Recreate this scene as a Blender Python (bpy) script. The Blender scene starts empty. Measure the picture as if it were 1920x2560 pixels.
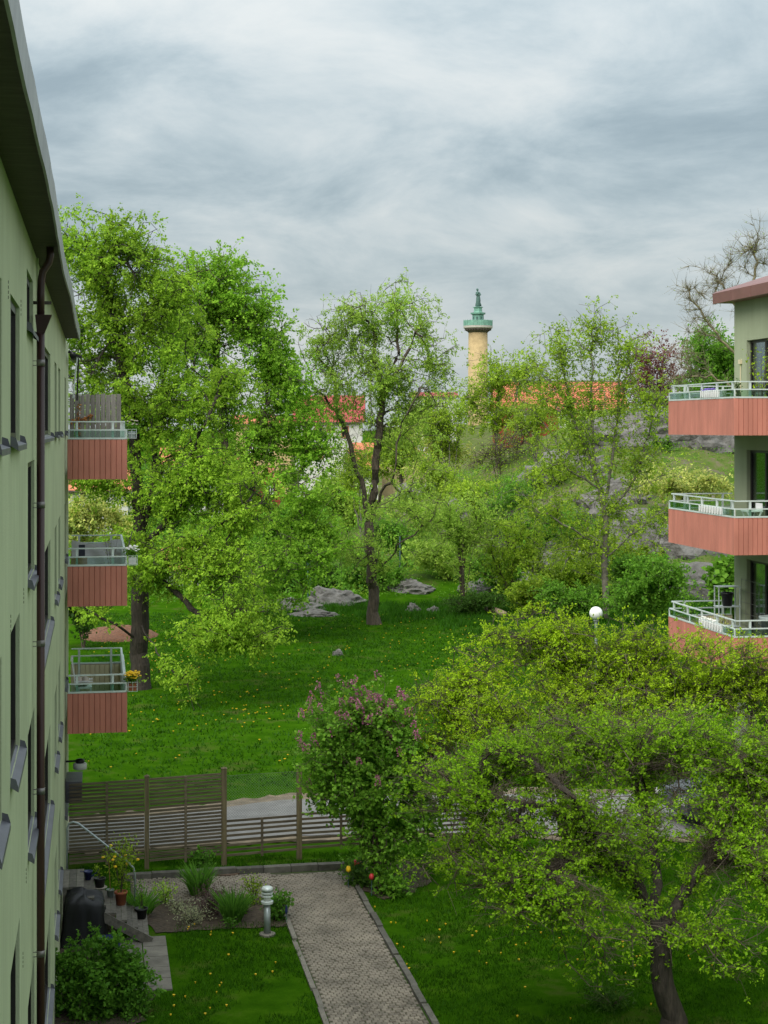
import bpy, bmesh, math, random
import numpy as np
from mathutils import Vector, Matrix
R = math.radians
random.seed(7)

# ------------------------------------------------------------------ camera, sky, sun, exposure
H, FPX, PHI, HOR = 9.8, 4181.0, 0.1698, 1068.0      # eye height, focal length (photo pixels), yaw, horizon row
CS, SN = math.cos(PHI), math.sin(PHI)
scene = bpy.context.scene
COL = scene.collection
cam_data = bpy.data.cameras.new('camera')
cam = bpy.data.objects.new('camera', cam_data); COL.objects.link(cam)
cam.location = (0, 0, H)
cam.rotation_euler = (R(90), 0, -PHI)
cam_data.sensor_fit = 'VERTICAL'; cam_data.sensor_height = 36; cam_data.sensor_width = 36
cam_data.lens = FPX / 2560 * 36
cam_data.shift_y = -(1280 - HOR) / 2560
cam_data.clip_start = 0.1; cam_data.clip_end = 6000
scene.camera = cam

SUN_EL, SUN_AZ = R(50), R(-138)        # azimuth measured from +Y towards +X
world = bpy.data.worlds.new('World'); scene.world = world; world.use_nodes = True
wt = world.node_tree; wt.nodes.clear()
def wn(t, **kw):
    n = wt.nodes.new(t)
    for k, v in kw.items(): setattr(n, k, v)
    return n
def wl(a, b): wt.links.new(a, b)
w_out = wn('ShaderNodeOutputWorld'); w_bg = wn('ShaderNodeBackground'); wl(w_bg.outputs[0], w_out.inputs[0])
sky = wn('ShaderNodeTexSky', sky_type='NISHITA'); sky.sun_disc = False
sky.sun_elevation = SUN_EL; sky.sun_rotation = SUN_AZ
w_tc = wn('ShaderNodeTexCoord'); w_sep = wn('ShaderNodeSeparateXYZ'); wl(w_tc.outputs['Generated'], w_sep.inputs[0])
w_mx = wn('ShaderNodeMath', operation='MAXIMUM'); wl(w_sep.outputs[2], w_mx.inputs[0]); w_mx.inputs[1].default_value = 0.0
w_ad = wn('ShaderNodeMath', operation='ADD'); wl(w_mx.outputs[0], w_ad.inputs[0]); w_ad.inputs[1].default_value = 0.28
w_dx = wn('ShaderNodeMath', operation='DIVIDE'); wl(w_sep.outputs[0], w_dx.inputs[0]); wl(w_ad.outputs[0], w_dx.inputs[1])
w_dy = wn('ShaderNodeMath', operation='DIVIDE'); wl(w_sep.outputs[1], w_dy.inputs[0]); wl(w_ad.outputs[0], w_dy.inputs[1])
w_cb = wn('ShaderNodeCombineXYZ'); wl(w_dx.outputs[0], w_cb.inputs[0]); wl(w_dy.outputs[0], w_cb.inputs[1])
def cloud_noise(scale, detail, rough, dist, off):
    mp = wn('ShaderNodeMapping'); wl(w_cb.outputs[0], mp.inputs[0]); mp.inputs['Location'].default_value = off
    mp.inputs['Rotation'].default_value = (0, 0, R(10))
    n = wn('ShaderNodeTexNoise'); wl(mp.outputs[0], n.inputs['Vector'])
    n.inputs['Scale'].default_value = scale; n.inputs['Detail'].default_value = detail
    n.inputs['Roughness'].default_value = rough; n.inputs['Distortion'].default_value = dist
    return n.outputs['Fac']
CLOUD_OFF = (12.24, -4.42, 0.0)
c1 = cloud_noise(1.05, 10, 0.54, 0.25, CLOUD_OFF)
c2 = cloud_noise(2.9, 12, 0.62, 0.35, (CLOUD_OFF[0] + 7, CLOUD_OFF[1] - 4, 2.0))
w_mul = wn('ShaderNodeMath', operation='MULTIPLY'); wl(c2, w_mul.inputs[0]); w_mul.inputs[1].default_value = 0.42
w_m65 = wn('ShaderNodeMath', operation='MULTIPLY_ADD'); wl(c1, w_m65.inputs[0]); w_m65.inputs[1].default_value = 0.58; wl(w_mul.outputs[0], w_m65.inputs[2])
w_rp = wn('ShaderNodeValToRGB'); wl(w_m65.outputs[0], w_rp.inputs[0]); w_rp.color_ramp.interpolation = 'B_SPLINE'
e = w_rp.color_ramp.elements
e[0].position = 0.39; e[0].color = (0.33, 0.42, 0.465, 1)
e[1].position = 0.60; e[1].color = (0.86, 0.89, 0.87, 1)
x = w_rp.color_ramp.elements.new(0.455); x.color = (0.48, 0.58, 0.62, 1)
x = w_rp.color_ramp.elements.new(0.52); x.color = (0.66, 0.74, 0.76, 1)
# the cloud deck lets a little of the clear sky's own colour through
w_sc = wn('ShaderNodeVectorMath', operation='SCALE'); wl(sky.outputs[0], w_sc.inputs[0]); w_sc.inputs['Scale'].default_value = 0.10
w_mix = wn('ShaderNodeMix', data_type='RGBA'); w_mix.inputs['Factor'].default_value = 0.85
wl(w_sc.outputs[0], w_mix.inputs['A']); wl(w_rp.outputs[0], w_mix.inputs['B'])
# distance veils the cloud base towards the horizon, all round
w_hz = wn('ShaderNodeMapRange'); wl(w_mx.outputs[0], w_hz.inputs['Value']); w_hz.inputs['From Min'].default_value = 0.0; w_hz.inputs['From Max'].default_value = 0.11; w_hz.inputs['To Min'].default_value = 0.5; w_hz.inputs['To Max'].default_value = 0.0
w_mh = wn('ShaderNodeMix', data_type='RGBA'); wl(w_hz.outputs[0], w_mh.inputs['Factor']); wl(w_mix.outputs['Result'], w_mh.inputs['A']); w_mh.inputs['B'].default_value = (0.80, 0.87, 0.89, 1)
# overcast luminance: brighter towards the zenith
w_z = wn('ShaderNodeMath', operation='MULTIPLY_ADD'); wl(w_mx.outputs[0], w_z.inputs[0]); w_z.inputs[1].default_value = 1.56; w_z.inputs[2].default_value = 0.78
w_fin = wn('ShaderNodeVectorMath', operation='SCALE'); wl(w_mh.outputs['Result'], w_fin.inputs[0]); wl(w_z.outputs[0], w_fin.inputs['Scale'])
wl(w_fin.outputs[0], w_bg.inputs['Color']); w_bg.inputs['Strength'].default_value = 0.335

sun_data = bpy.data.lights.new('sun', 'SUN'); sun_data.energy = 1.5; sun_data.angle = R(60); sun_data.color = (1.0, 0.96, 0.90)
sun = bpy.data.objects.new('sun', sun_data); COL.objects.link(sun)
sd = Vector((math.sin(SUN_AZ) * math.cos(SUN_EL), math.cos(SUN_AZ) * math.cos(SUN_EL), math.sin(SUN_EL)))
sun.rotation_euler = sd.to_track_quat('Z', 'Y').to_euler(); sun.location = (0, 0, 60)

vs = scene.view_settings
vs.view_transform = 'Standard'; vs.look = 'None'; vs.exposure = 1.5; vs.gamma = 1.0; vs.use_curve_mapping = False
scene.cycles.use_denoising = True
scene.cycles.max_bounces = 6; scene.cycles.diffuse_bounces = 3; scene.cycles.transmission_bounces = 4; scene.cycles.transparent_max_bounces = 8

# ------------------------------------------------------------------ helpers
def ray(px, py):
    a = (px - 960) / FPX
    return Vector((a * CS + SN, CS - a * SN, (HOR - py) / FPX))
def at(px, py, d): return Vector((0, 0, H)) + ray(px, py) * d
def gnd(px, py, z=0.0):
    r = ray(px, py); return Vector((0, 0, H)) + r * ((z - H) / r.z)
def col_at(px, d, z): p = at(px, HOR, d); return Vector((p.x, p.y, z))
def ld(l, d, z=0.0): return Vector((l * CS + d * SN, d * CS - l * SN, z))     # lateral / forward metres

class MB:
    def __init__(s): s.v = []; s.f = []
    def add(s, vs_, fs): n = len(s.v); s.v += [tuple(v) for v in vs_]; s.f += [tuple(i + n for i in q) for q in fs]; return s
    def box(s, a, b):
        x0, y0, z0 = a; x1, y1, z1 = b
        return s.add([(x0,y0,z0),(x1,y0,z0),(x1,y1,z0),(x0,y1,z0),(x0,y0,z1),(x1,y0,z1),(x1,y1,z1),(x0,y1,z1)],
                     [(0,3,2,1),(4,5,6,7),(0,1,5,4),(1,2,6,5),(2,3,7,6),(3,0,4,7)])
    def bar(s, p, q, w, h=None, up=(0, 0, 1)):
        p = Vector(p); q = Vector(q); h = h or w; d = (q - p).normalized(); u = Vector(up)
        if abs(d.dot(u)) > .95: u = Vector((1, 0, 0))
        r = d.cross(u).normalized(); u = r.cross(d)
        o = [r * (i * w / 2) + u * (j * h / 2) for i, j in ((-1,-1),(1,-1),(1,1),(-1,1))]
        return s.add([p + k for k in o] + [q + k for k in o], [(3,2,1,0),(4,5,6,7),(0,1,5,4),(1,2,6,5),(2,3,7,6),(3,0,4,7)])
    def tube(s, pts, rad, n=8, cap=True):
        pts = [Vector(p) for p in pts]; m = len(pts)
        rads = rad if isinstance(rad, (list, tuple)) else [rad] * m
        vv = []; pr = None
        for i, p in enumerate(pts):
            d = (pts[min(i + 1, m - 1)] - pts[max(i - 1, 0)]).normalized()
            if pr is None: pr = d.orthogonal().normalized()
            else:
                pr = (pr - d * pr.dot(d)); pr = pr.normalized() if pr.length > 1e-6 else d.orthogonal().normalized()
            q = d.cross(pr)
            vv += [p + (pr * math.cos(2 * math.pi * k / n) + q * math.sin(2 * math.pi * k / n)) * rads[i] for k in range(n)]
        ff = [(i * n + k, i * n + (k + 1) % n, (i + 1) * n + (k + 1) % n, (i + 1) * n + k) for i in range(m - 1) for k in range(n)]
        if cap: ff += [tuple(range(n - 1, -1, -1)), tuple((m - 1) * n + k for k in range(n))]
        return s.add(vv, ff)
    def lathe(s, prof, c=(0, 0, 0), n=16):
        c = Vector(c); m = len(prof)
        vv = [c + Vector((r * math.cos(2 * math.pi * k / n), r * math.sin(2 * math.pi * k / n), z)) for r, z in prof for k in range(n)]
        ff = [(i * n + k, i * n + (k + 1) % n, (i + 1) * n + (k + 1) % n, (i + 1) * n + k) for i in range(m - 1) for k in range(n)]
        ff += [tuple(range(n - 1, -1, -1)), tuple((m - 1) * n + k for k in range(n))]
        return s.add(vv, ff)
    def quad(s, a, b, c, d): return s.add([a, b, c, d], [(0, 1, 2, 3)])
    def mesh(s, name, mat, smooth=False):
        me = bpy.data.meshes.new(name); me.from_pydata(s.v, [], s.f); me.materials.append(mat); me.update()
        if smooth: me.polygons.foreach_set('use_smooth', [True] * len(me.polygons))
        return me
    def obj(s, name, mat, parent=None, smooth=False, **tags): return link(name, s.mesh(name, mat, smooth), parent, **tags)
def link(name, me, parent=None, loc=None, rz=None, scale=None, **tags):
    o = bpy.data.objects.new(name, me); COL.objects.link(o)
    if parent is not None: o.parent = parent
    if loc is not None: o.location = loc
    if rz is not None: o.rotation_euler = (0, 0, rz)
    if scale is not None: o.scale = scale
    for k, v in tags.items(): o[k] = v
    return o
def thing(name, label, category, group=None, loc=None):
    o = link(name, None, None, loc, label=label, category=category)
    if group: o['group'] = group
    return o
def npmesh(name, verts, faces_flat, per, mat, smooth=False):
    me = bpy.data.meshes.new(name); nv = len(verts); nf = len(faces_flat) // per
    me.vertices.add(nv); me.vertices.foreach_set('co', np.asarray(verts, dtype=np.float32).ravel())
    me.loops.add(nf * per); me.loops.foreach_set('vertex_index', np.asarray(faces_flat, dtype=np.int32))
    me.polygons.add(nf); me.polygons.foreach_set('loop_start', np.arange(0, nf * per, per, dtype=np.int32))
    if smooth: me.polygons.foreach_set('use_smooth', np.ones(nf, dtype=bool))
    me.update(calc_edges=True); me.materials.append(mat); return me

# ------------------------------------------------------------------ materials
def new_mat(name):
    m = bpy.data.materials.new(name); m.use_nodes = True; nt = m.node_tree; nt.nodes.clear()
    out = nt.nodes.new('ShaderNodeOutputMaterial'); return m, nt, out
def mat(name, c, rough=0.7, var=0.25, scale=3.0, bump=0.0, bscale=40.0, metallic=0.0, spec=0.4, stretch=(1, 1, 1), c2=None, obj_var=0.0, coord='Object', detail=6, bdist=.02):
    m, nt, out = new_mat(name); N = nt.nodes; L = nt.links
    b = N.new('ShaderNodeBsdfPrincipled'); L.new(b.outputs[0], out.inputs[0])
    b.inputs['Roughness'].default_value = rough; b.inputs['Metallic'].default_value = metallic; b.inputs['Specular IOR Level'].default_value = spec
    tc = N.new('ShaderNodeTexCoord'); mp = N.new('ShaderNodeMapping'); mp.inputs['Scale'].default_value = stretch
    if coord == 'World':
        g = N.new('ShaderNodeNewGeometry'); L.new(g.outputs['Position'], mp.inputs[0])
    else: L.new(tc.outputs[coord], mp.inputs[0])
    n = N.new('ShaderNodeTexNoise'); n.inputs['Scale'].default_value = scale; n.inputs['Detail'].default_value = detail; n.inputs['Roughness'].default_value = 0.6
    L.new(mp.outputs[0], n.inputs['Vector'])
    r = N.new('ShaderNodeValToRGB'); L.new(n.outputs['Fac'], r.inputs[0])
    lo = c2 if c2 else tuple(k * (1 - var) for k in c); hi = c if c2 else tuple(min(1, k * (1 + var)) for k in c)
    r.color_ramp.elements[0].position = 0.32; r.color_ramp.elements[1].position = 0.68
    r.color_ramp.elements[0].color = (*lo, 1); r.color_ramp.elements[1].color = (*hi, 1)
    src = r.outputs[0]
    if obj_var:
        oi = N.new('ShaderNodeObjectInfo'); hs = N.new('ShaderNodeHueSaturation')
        ma = N.new('ShaderNodeMath'); ma.operation = 'MULTIPLY_ADD'; L.new(oi.outputs['Random'], ma.inputs[0]); ma.inputs[1].default_value = obj_var * 2; ma.inputs[2].default_value = 1 - obj_var
        L.new(ma.outputs[0], hs.inputs['Value']); L.new(src, hs.inputs['Color']); src = hs.outputs[0]
    L.new(src, b.inputs['Base Color'])
    if bump:
        n2 = N.new('ShaderNodeTexNoise'); n2.inputs['Scale'].default_value = bscale; n2.inputs['Detail'].default_value = 4
        L.new(mp.outputs[0], n2.inputs['Vector']); bp = N.new('ShaderNodeBump'); bp.inputs['Strength'].default_value = bump; bp.inputs['Distance'].default_value = bdist
        L.new(n2.outputs['Fac'], bp.inputs['Height']); L.new(bp.outputs[0], b.inputs['Normal'])
    return m
def leafmat(name, c, c2=None, trans=0.5, rough=0.55):
    m, nt, out = new_mat(name); N = nt.nodes; L = nt.links
    g = N.new('ShaderNodeNewGeometry'); r = N.new('ShaderNodeValToRGB'); L.new(g.outputs['Random Per Island'], r.inputs[0])
    c2 = c2 or tuple(k * f for k, f in zip(c, (0.55, 0.62, 0.6)))
    r.color_ramp.elements[0].color = (*c2, 1); r.color_ramp.elements[1].color = (*c, 1)
    x = r.color_ramp.elements.new(0.93); x.color = (c[0] * 1.15, c[1] * 1.08, c[2], 1)
    r.color_ramp.elements[-1].color = (min(1, c[0] * 1.2), c[1] * 1.15, c[2] * 1.2, 1)
    # broad patches: leaves of one bough share a tint
    n = N.new('ShaderNodeTexNoise'); n.inputs['Scale'].default_value = 0.45; n.inputs['Detail'].default_value = 2; L.new(g.outputs['Position'], n.inputs['Vector'])
    mr = N.new('ShaderNodeMapRange'); mr.inputs['From Min'].default_value = 0.35; mr.inputs['From Max'].default_value = 0.65; mr.inputs['To Min'].default_value = 0.78; mr.inputs['To Max'].default_value = 1.15
    L.new(n.outputs['Fac'], mr.inputs['Value'])
    hs = N.new('ShaderNodeHueSaturation'); L.new(r.outputs[0], hs.inputs['Color']); L.new(mr.outputs[0], hs.inputs['Value'])
    b = N.new('ShaderNodeBsdfPrincipled'); b.inputs['Roughness'].default_value = rough; b.inputs['Specular IOR Level'].default_value = 0.12; L.new(hs.outputs[0], b.inputs['Base Color'])
    t = N.new('ShaderNodeBsdfTranslucent'); L.new(hs.outputs[0], t.inputs['Color'])
    mx = N.new('ShaderNodeMixShader'); mx.inputs[0].default_value = trans; L.new(b.outputs[0], mx.inputs[1]); L.new(t.outputs[0], mx.inputs[2]); L.new(mx.outputs[0], out.inputs[0])
    return m
def glassmat(name, tint=(0.6, 0.7, 0.68), keep=0.5, rough=0.03):
    m, nt, out = new_mat(name); N = nt.nodes; L = nt.links
    t = N.new('ShaderNodeBsdfTransparent'); t.inputs[0].default_value = (*tint, 1)
    g = N.new('ShaderNodeBsdfGlossy'); g.inputs['Roughness'].default_value = rough; g.inputs[0].default_value = (0.9, 0.95, 0.95, 1)
    lw = N.new('ShaderNodeLayerWeight'); lw.inputs[0].default_value = 0.35
    ma = N.new('ShaderNodeMath'); ma.operation = 'MULTIPLY_ADD'; L.new(lw.outputs['Fresnel'], ma.inputs[0]); ma.inputs[1].default_value = 0.6; ma.inputs[2].default_value = 1 - keep - 0.4
    mx = N.new('ShaderNodeMixShader'); L.new(ma.outputs[0], mx.inputs[0]); L.new(t.outputs[0], mx.inputs[1]); L.new(g.outputs[0], mx.inputs[2]); L.new(mx.outputs[0], out.inputs[0])
    return m

def stucco(name, c, streak=1.0):
    m, nt, out = new_mat(name); N = nt.nodes; L = nt.links
    b = N.new('ShaderNodeBsdfPrincipled'); b.inputs['Roughness'].default_value = 0.92; b.inputs['Specular IOR Level'].default_value = 0.15; L.new(b.outputs[0], out.inputs[0])
    g = N.new('ShaderNodeNewGeometry')
    mp = N.new('ShaderNodeMapping'); mp.inputs['Scale'].default_value = (1, 1, 0.09); L.new(g.outputs['Position'], mp.inputs[0])
    n = N.new('ShaderNodeTexNoise'); n.inputs['Scale'].default_value = 4.0; n.inputs['Detail'].default_value = 7; n.inputs['Roughness'].default_value = 0.65; L.new(mp.outputs[0], n.inputs['Vector'])
    r = N.new('ShaderNodeValToRGB'); L.new(n.outputs['Fac'], r.inputs[0])
    r.color_ramp.elements[0].position = 0.25; r.color_ramp.elements[0].color = (*[k * (1 - .30 * streak) for k in c], 1)
    r.color_ramp.elements[1].position = 0.70; r.color_ramp.elements[1].color = (*[k * (1 + .12 * streak) for k in c], 1)
    x = r.color_ramp.elements.new(0.45); x.color = (*[k * (1 - .05 * streak) for k in c], 1)
    nb = N.new('ShaderNodeTexNoise'); nb.inputs['Scale'].default_value = 0.7; nb.inputs['Detail'].default_value = 5; L.new(g.outputs['Position'], nb.inputs['Vector'])
    mr = N.new('ShaderNodeMapRange'); L.new(nb.outputs['Fac'], mr.inputs['Value']); mr.inputs['From Min'].default_value = 0.3; mr.inputs['From Max'].default_value = 0.7; mr.inputs['To Min'].default_value = 0.88; mr.inputs['To Max'].default_value = 1.08
    hs = N.new('ShaderNodeHueSaturation'); L.new(r.outputs[0], hs.inputs['Color']); L.new(mr.outputs[0], hs.inputs['Value']); L.new(hs.outputs[0], b.inputs['Base Color'])
    nf = N.new('ShaderNodeTexNoise'); nf.inputs['Scale'].default_value = 55; nf.inputs['Detail'].default_value = 5; L.new(g.outputs['Position'], nf.inputs['Vector'])
    bp = N.new('ShaderNodeBump'); bp.inputs['Strength'].default_value = 0.5; bp.inputs['Distance'].default_value = 0.012; L.new(nf.outputs['Fac'], bp.inputs['Height']); L.new(bp.outputs[0], b.inputs['Normal'])
    return m

def groundmat():
    """lawn green, worn brown patches, bare soil, rocky heath on the hill: chosen by place and noise"""
    m, nt, out = new_mat('ground_cover'); N = nt.nodes; L = nt.links
    b = N.new('ShaderNodeBsdfPrincipled'); b.inputs['Roughness'].default_value = 1.0; b.inputs['Specular IOR Level'].default_value = 0.0; L.new(b.outputs[0], out.inputs[0])
    g = N.new('ShaderNodeNewGeometry')
    def noise(s, d=6, ro=0.6):
        n = N.new('ShaderNodeTexNoise'); n.inputs['Scale'].default_value = s; n.inputs['Detail'].default_value = d; n.inputs['Roughness'].default_value = ro; L.new(g.outputs['Position'], n.inputs['Vector']); return n.outputs['Fac']
    def ramp(f, stops):
        r = N.new('ShaderNodeValToRGB'); L.new(f, r.inputs[0]); el = r.color_ramp.elements
        el[0].position, el[0].color = stops[0][0], (*stops[0][1], 1); el[1].position, el[1].color = stops[-1][0], (*stops[-1][1], 1)
        for p, c in stops[1:-1]: q = el.new(p); q.color = (*c, 1)
        return r.outputs[0]
    def mix(f, a, c):
        x = N.new('ShaderNodeMix'); x.data_type = 'RGBA'; L.new(f, x.inputs['Factor']); L.new(a, x.inputs['A']); L.new(c, x.inputs['B']); return x.outputs['Result']
    grass = ramp(noise(1.1, 8, 0.7), [(0.28, (0.016, 0.056, 0.002)), (0.5, (0.032, 0.094, 0.003)), (0.72, (0.058, 0.135, 0.006))])
    worn = ramp(noise(7.0), [(0.3, (0.050, 0.045, 0.018)), (0.7, (0.085, 0.085, 0.03))])
    wf = ramp(noise(0.55, 7, 0.7), [(0.54, (0, 0, 0)), (0.70, (.9, .9, .9))])
    col = mix(wf, grass, worn)
    heath = ramp(noise(0.8, 8, 0.7), [(0.36, (0.06, 0.12, 0.018)), (0.50, (0.10, 0.13, 0.035)), (0.59, (0.14, 0.125, 0.075)), (0.68, (0.15, 0.145, 0.13))])
    sp = N.new('ShaderNodeSeparateXYZ'); L.new(g.outputs['Position'], sp.inputs[0])
    hz_ = N.new('ShaderNodeMapRange'); L.new(sp.outputs[2], hz_.inputs['Value']); hz_.inputs['From Min'].default_value = 0.5; hz_.inputs['From Max'].default_value = 1.8
    col = mix(hz_.outputs[0], col, heath)
    L.new(col, b.inputs['Base Color'])
    bp = N.new('ShaderNodeBump'); bp.inputs['Strength'].default_value = 0.7; bp.inputs['Distance'].default_value = 0.06; L.new(noise(9, 8, 0.75), bp.inputs['Height']); L.new(bp.outputs[0], b.inputs['Normal'])
    return m

M = {}
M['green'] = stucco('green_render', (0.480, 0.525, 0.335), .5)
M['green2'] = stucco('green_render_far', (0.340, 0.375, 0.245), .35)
M['sill'] = mat('zinc_sill', (0.13, 0.13, 0.15), 0.45, 0.15, 2, metallic=0.3)
M['frame'] = mat('window_frame_brown', (0.022, 0.018, 0.017), 0.4, 0.2)
M['pane'] = mat('dark_pane', (0.012, 0.014, 0.016), 0.06, 0.2, spec=0.6)
M['clear'] = glassmat('window_glass', (0.75, 0.8, 0.8), 0.5)
M['railglass'] = glassmat('rail_glass', (0.74, 0.87, 0.81), 0.575)
M['pipe'] = mat('brown_pipe', (0.050, 0.022, 0.018), 0.38, 0.2, 3, stretch=(1, 1, .2))
M['clamp'] = mat('clamp_metal', (0.20, 0.18, 0.17), 0.4, 0.2, metallic=0.5)
M['soffit'] = mat('soffit_boards', (0.075, 0.062, 0.050), 0.8, 0.3, 5, stretch=(.6, 3, 1), coord='World')
M['fascia'] = mat('grey_sheet', (0.30, 0.31, 0.30), 0.45, 0.2, 2, metallic=0.4, stretch=(1, 1, .3), coord='World')
M['salmon'] = mat('salmon_cladding', (0.50, 0.185, 0.135), 0.6, 0.15, 2.2, stretch=(1, 1, .35), obj_var=0.06, coord='World')
M['salmon_back'] = mat('salmon_joint', (0.24, 0.07, 0.05), 0.7, 0.1)
M['beige'] = mat('beige_lining', (0.66, 0.58, 0.38), 0.6, 0.08, 3, obj_var=0.04)
M['rail'] = mat('rail_metal', (0.62, 0.68, 0.66), 0.4, 0.1, 4, metallic=0.2)
M['slab'] = mat('slab_concrete', (0.30, 0.29, 0.27), 0.9, 0.2, 6)
M['copper'] = mat('brown_roof_sheet', (0.235, 0.105, 0.090), 0.42, 0.12, 2, metallic=0.25)
M['wood'] = mat('weathered_wood', (0.20, 0.185, 0.165), 0.9, 0.3, 5, bump=.3, bscale=30, stretch=(6, 6, .35), obj_var=0.22)
M['fence'] = mat('fence_wood', (0.125, 0.100, 0.066), 0.9, 0.35, 4, bump=.3, stretch=(.4, 4, 4), obj_var=0.22)
M['post'] = mat('fence_post_wood', (0.155, 0.125, 0.070), 0.9, 0.3, 4, bump=.3, stretch=(5, 5, .5), obj_var=0.15)
M['deck'] = mat('stair_boards', (0.115, 0.105, 0.088), 0.85, 0.35, 4, bump=.3, stretch=(3, 3, 3), obj_var=0.2)
M['galv'] = mat('galvanised', (0.33, 0.37, 0.38), 0.4, 0.15, 5, metallic=0.4)
M['cobble'] = mat('cobble_stone', (0.182, 0.158, 0.126), 0.9, 0.32, 1.7, bump=.4, bscale=18, obj_var=0.25, coord='World', detail=10)
M['cobblebed'] = mat('joint_sand', (0.085, 0.075, 0.055), 1.0, 0.4, 4, coord='World', c2=(0.045, 0.055, 0.022))
M['kerb'] = mat('kerb_granite', (0.105, 0.100, 0.085), 0.9, 0.3, 6, bump=.4, obj_var=0.2)
M['asphalt'] = mat('asphalt', (0.20, 0.195, 0.185), 0.95, 0.15, 2.5, bump=.3, bscale=60, coord='World')
M['soil'] = mat('garden_soil', (0.060, 0.044, 0.030), 1.0, 0.45, 9, bump=.8, bscale=16, coord='World')
M['verge'] = mat('worn_verge', (0.19, 0.15, 0.10), 1.0, 0.4, 3, bump=.5, bscale=12, coord='World')
M['slabstone'] = mat('concrete_paver', (0.175, 0.160, 0.135), 0.95, 0.25, 3, bump=.3, obj_var=0.12)
M['rock'] = mat('gneiss', (0.20, 0.19, 0.175), 0.95, 0.5, 1.6, bump=1.0, bscale=3.5, coord='World', c2=(0.085, 0.08, 0.072), detail=12, bdist=.16)
M['bark'] = mat('bark', (0.085, 0.066, 0.048), 0.95, 0.5, 5, bump=1, bscale=7, stretch=(3, 3, .6), coord='World', bdist=.05)
M['barkdark'] = mat('dark_bark', (0.042, 0.034, 0.026), 0.95, 0.5, 5, bump=1, bscale=7, stretch=(3, 3, .6), coord='World', bdist=.05)
M['barkgrey'] = mat('grey_bark', (0.15, 0.135, 0.105), 0.9, 0.35, 4, bump=.4, bscale=20, coord='World')
M['barkolive'] = mat('olive_bark', (0.19, 0.165, 0.095), 0.9, 0.35, 4, coord='World')
M['twig'] = mat('grey_twig', (0.095, 0.074, 0.052), 0.9, 0.35, 3, coord='World')
M['birch'] = mat('birch_bark', (0.42, 0.37, 0.33), 0.85, 0.4, 6, coord='World', c2=(.16, .13, .11))
M['white'] = mat('white_paint', (0.72, 0.72, 0.70), 0.5, 0.06)
M['opal'] = mat('opal_plastic', (0.80, 0.80, 0.77), 0.3, 0.04)
M['black'] = mat('black_plastic', (0.012, 0.012, 0.013), 0.4, 0.3)
M['tarp'] = mat('black_tarpaulin', (0.006, 0.006, 0.008), 0.5, 0.4, 3)
M['terracotta'] = mat('terracotta', (0.36, 0.11, 0.055), 0.8, 0.2)
M['bluepot'] = mat('blue_glaze', (0.022, 0.030, 0.11), 0.3, 0.2)
M['greypot'] = mat('grey_pot', (0.24, 0.28, 0.27), 0.6, 0.2)
M['yellow'] = mat('yellow_petal', (0.80, 0.50, 0.01), 0.6, 0.15)
M['redpetal'] = mat('red_petal', (0.60, 0.04, 0.045), 0.5, 0.2)
M['whitepetal'] = mat('white_petal', (0.75, 0.75, 0.68), 0.6, 0.1)
M['purple'] = mat('purple_petal', (0.20, 0.14, 0.48), 0.6, 0.2)
M['linen'] = mat('linen_sheet', (0.62, 0.60, 0.63), 0.9, 0.08)
M['cushion'] = mat('beige_cushion', (0.36, 0.32, 0.27), 0.95, 0.15)
M['oak'] = mat('oak_stool', (0.33, 0.19, 0.075), 0.6, 0.25, stretch=(.5, 4, 4))
M['slate'] = mat('slate_cloth', (0.045, 0.050, 0.068), 0.9, 0.2)
M['rust'] = mat('rusty_iron', (0.10, 0.066, 0.045), 0.85, 0.35, 8, bump=.4)
M['chips'] = mat('wood_chips', (0.24, 0.105, 0.055), 0.95, 0.5, 14, bump=1, bscale=14, coord='World', c2=(.085, .045, .03))
M['blind'] = mat('blind_slat', (0.55, 0.56, 0.53), 0.5, 0.05)
M['room'] = mat('dark_room', (0.03, 0.03, 0.03), 0.9, 0.2)
M['carpaint'] = mat('dark_car_paint', (0.045, 0.05, 0.06), 0.22, 0.1, spec=0.6)
M['tyre'] = mat('tyre_rubber', (0.015, 0.015, 0.015), 0.85, 0.2)
M['brickbuff'] = mat('buff_brick', (0.42, 0.31, 0.155), 0.9, 0.18, 0.9, bump=.4, bscale=3, coord='World')
M['patina'] = mat('green_patina', (0.175, 0.35, 0.27), 0.7, 0.2, 1.0, coord='World')
M['patina_d'] = mat('bronze_patina', (0.070, 0.135, 0.115), 0.7, 0.3, 2.0, coord='World')
M['cornice'] = mat('stone_cornice', (0.45, 0.42, 0.37), 0.9, 0.15)
M['cornice_d'] = mat('dark_corbels', (0.12, 0.10, 0.085), 0.9, 0.3)
M['tile'] = mat('red_roof_tile', (0.50, 0.165, 0.085), 0.8, 0.22, 1.2, coord='World', obj_var=0.1)
M['redsheet'] = mat('red_roof_sheet', (0.33, 0.055, 0.055), 0.7, 0.15)
M['falu'] = mat('falu_red_boards', (0.235, 0.030, 0.022), 0.9, 0.25, stretch=(4, 4, .3))
M['offwhite'] = mat('offwhite_render', (0.58, 0.56, 0.52), 0.9, 0.1, 1)
M['ochre'] = mat('ochre_boards', (0.40, 0.32, 0.17), 0.9, 0.12, 1)
M['yellowwall'] = mat('yellow_render', (0.52, 0.38, 0.19), 0.9, 0.1, 1)
M['brickred'] = mat('brick_surround', (0.42, 0.19, 0.12), 0.9, 0.2)
M['greenpost'] = mat('green_mesh_post', (0.060, 0.115, 0.115), 0.6, 0.2)
M['wire'] = mat('wire', (0.20, 0.20, 0.19), 0.5, 0.2, metallic=0.5)
M['cloth_white'] = mat('white_cloth', (0.75, 0.75, 0.75), 0.9, 0.05)
M['cloth_black'] = mat('black_cloth', (0.02, 0.02, 0.022), 0.9, 0.1)
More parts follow.
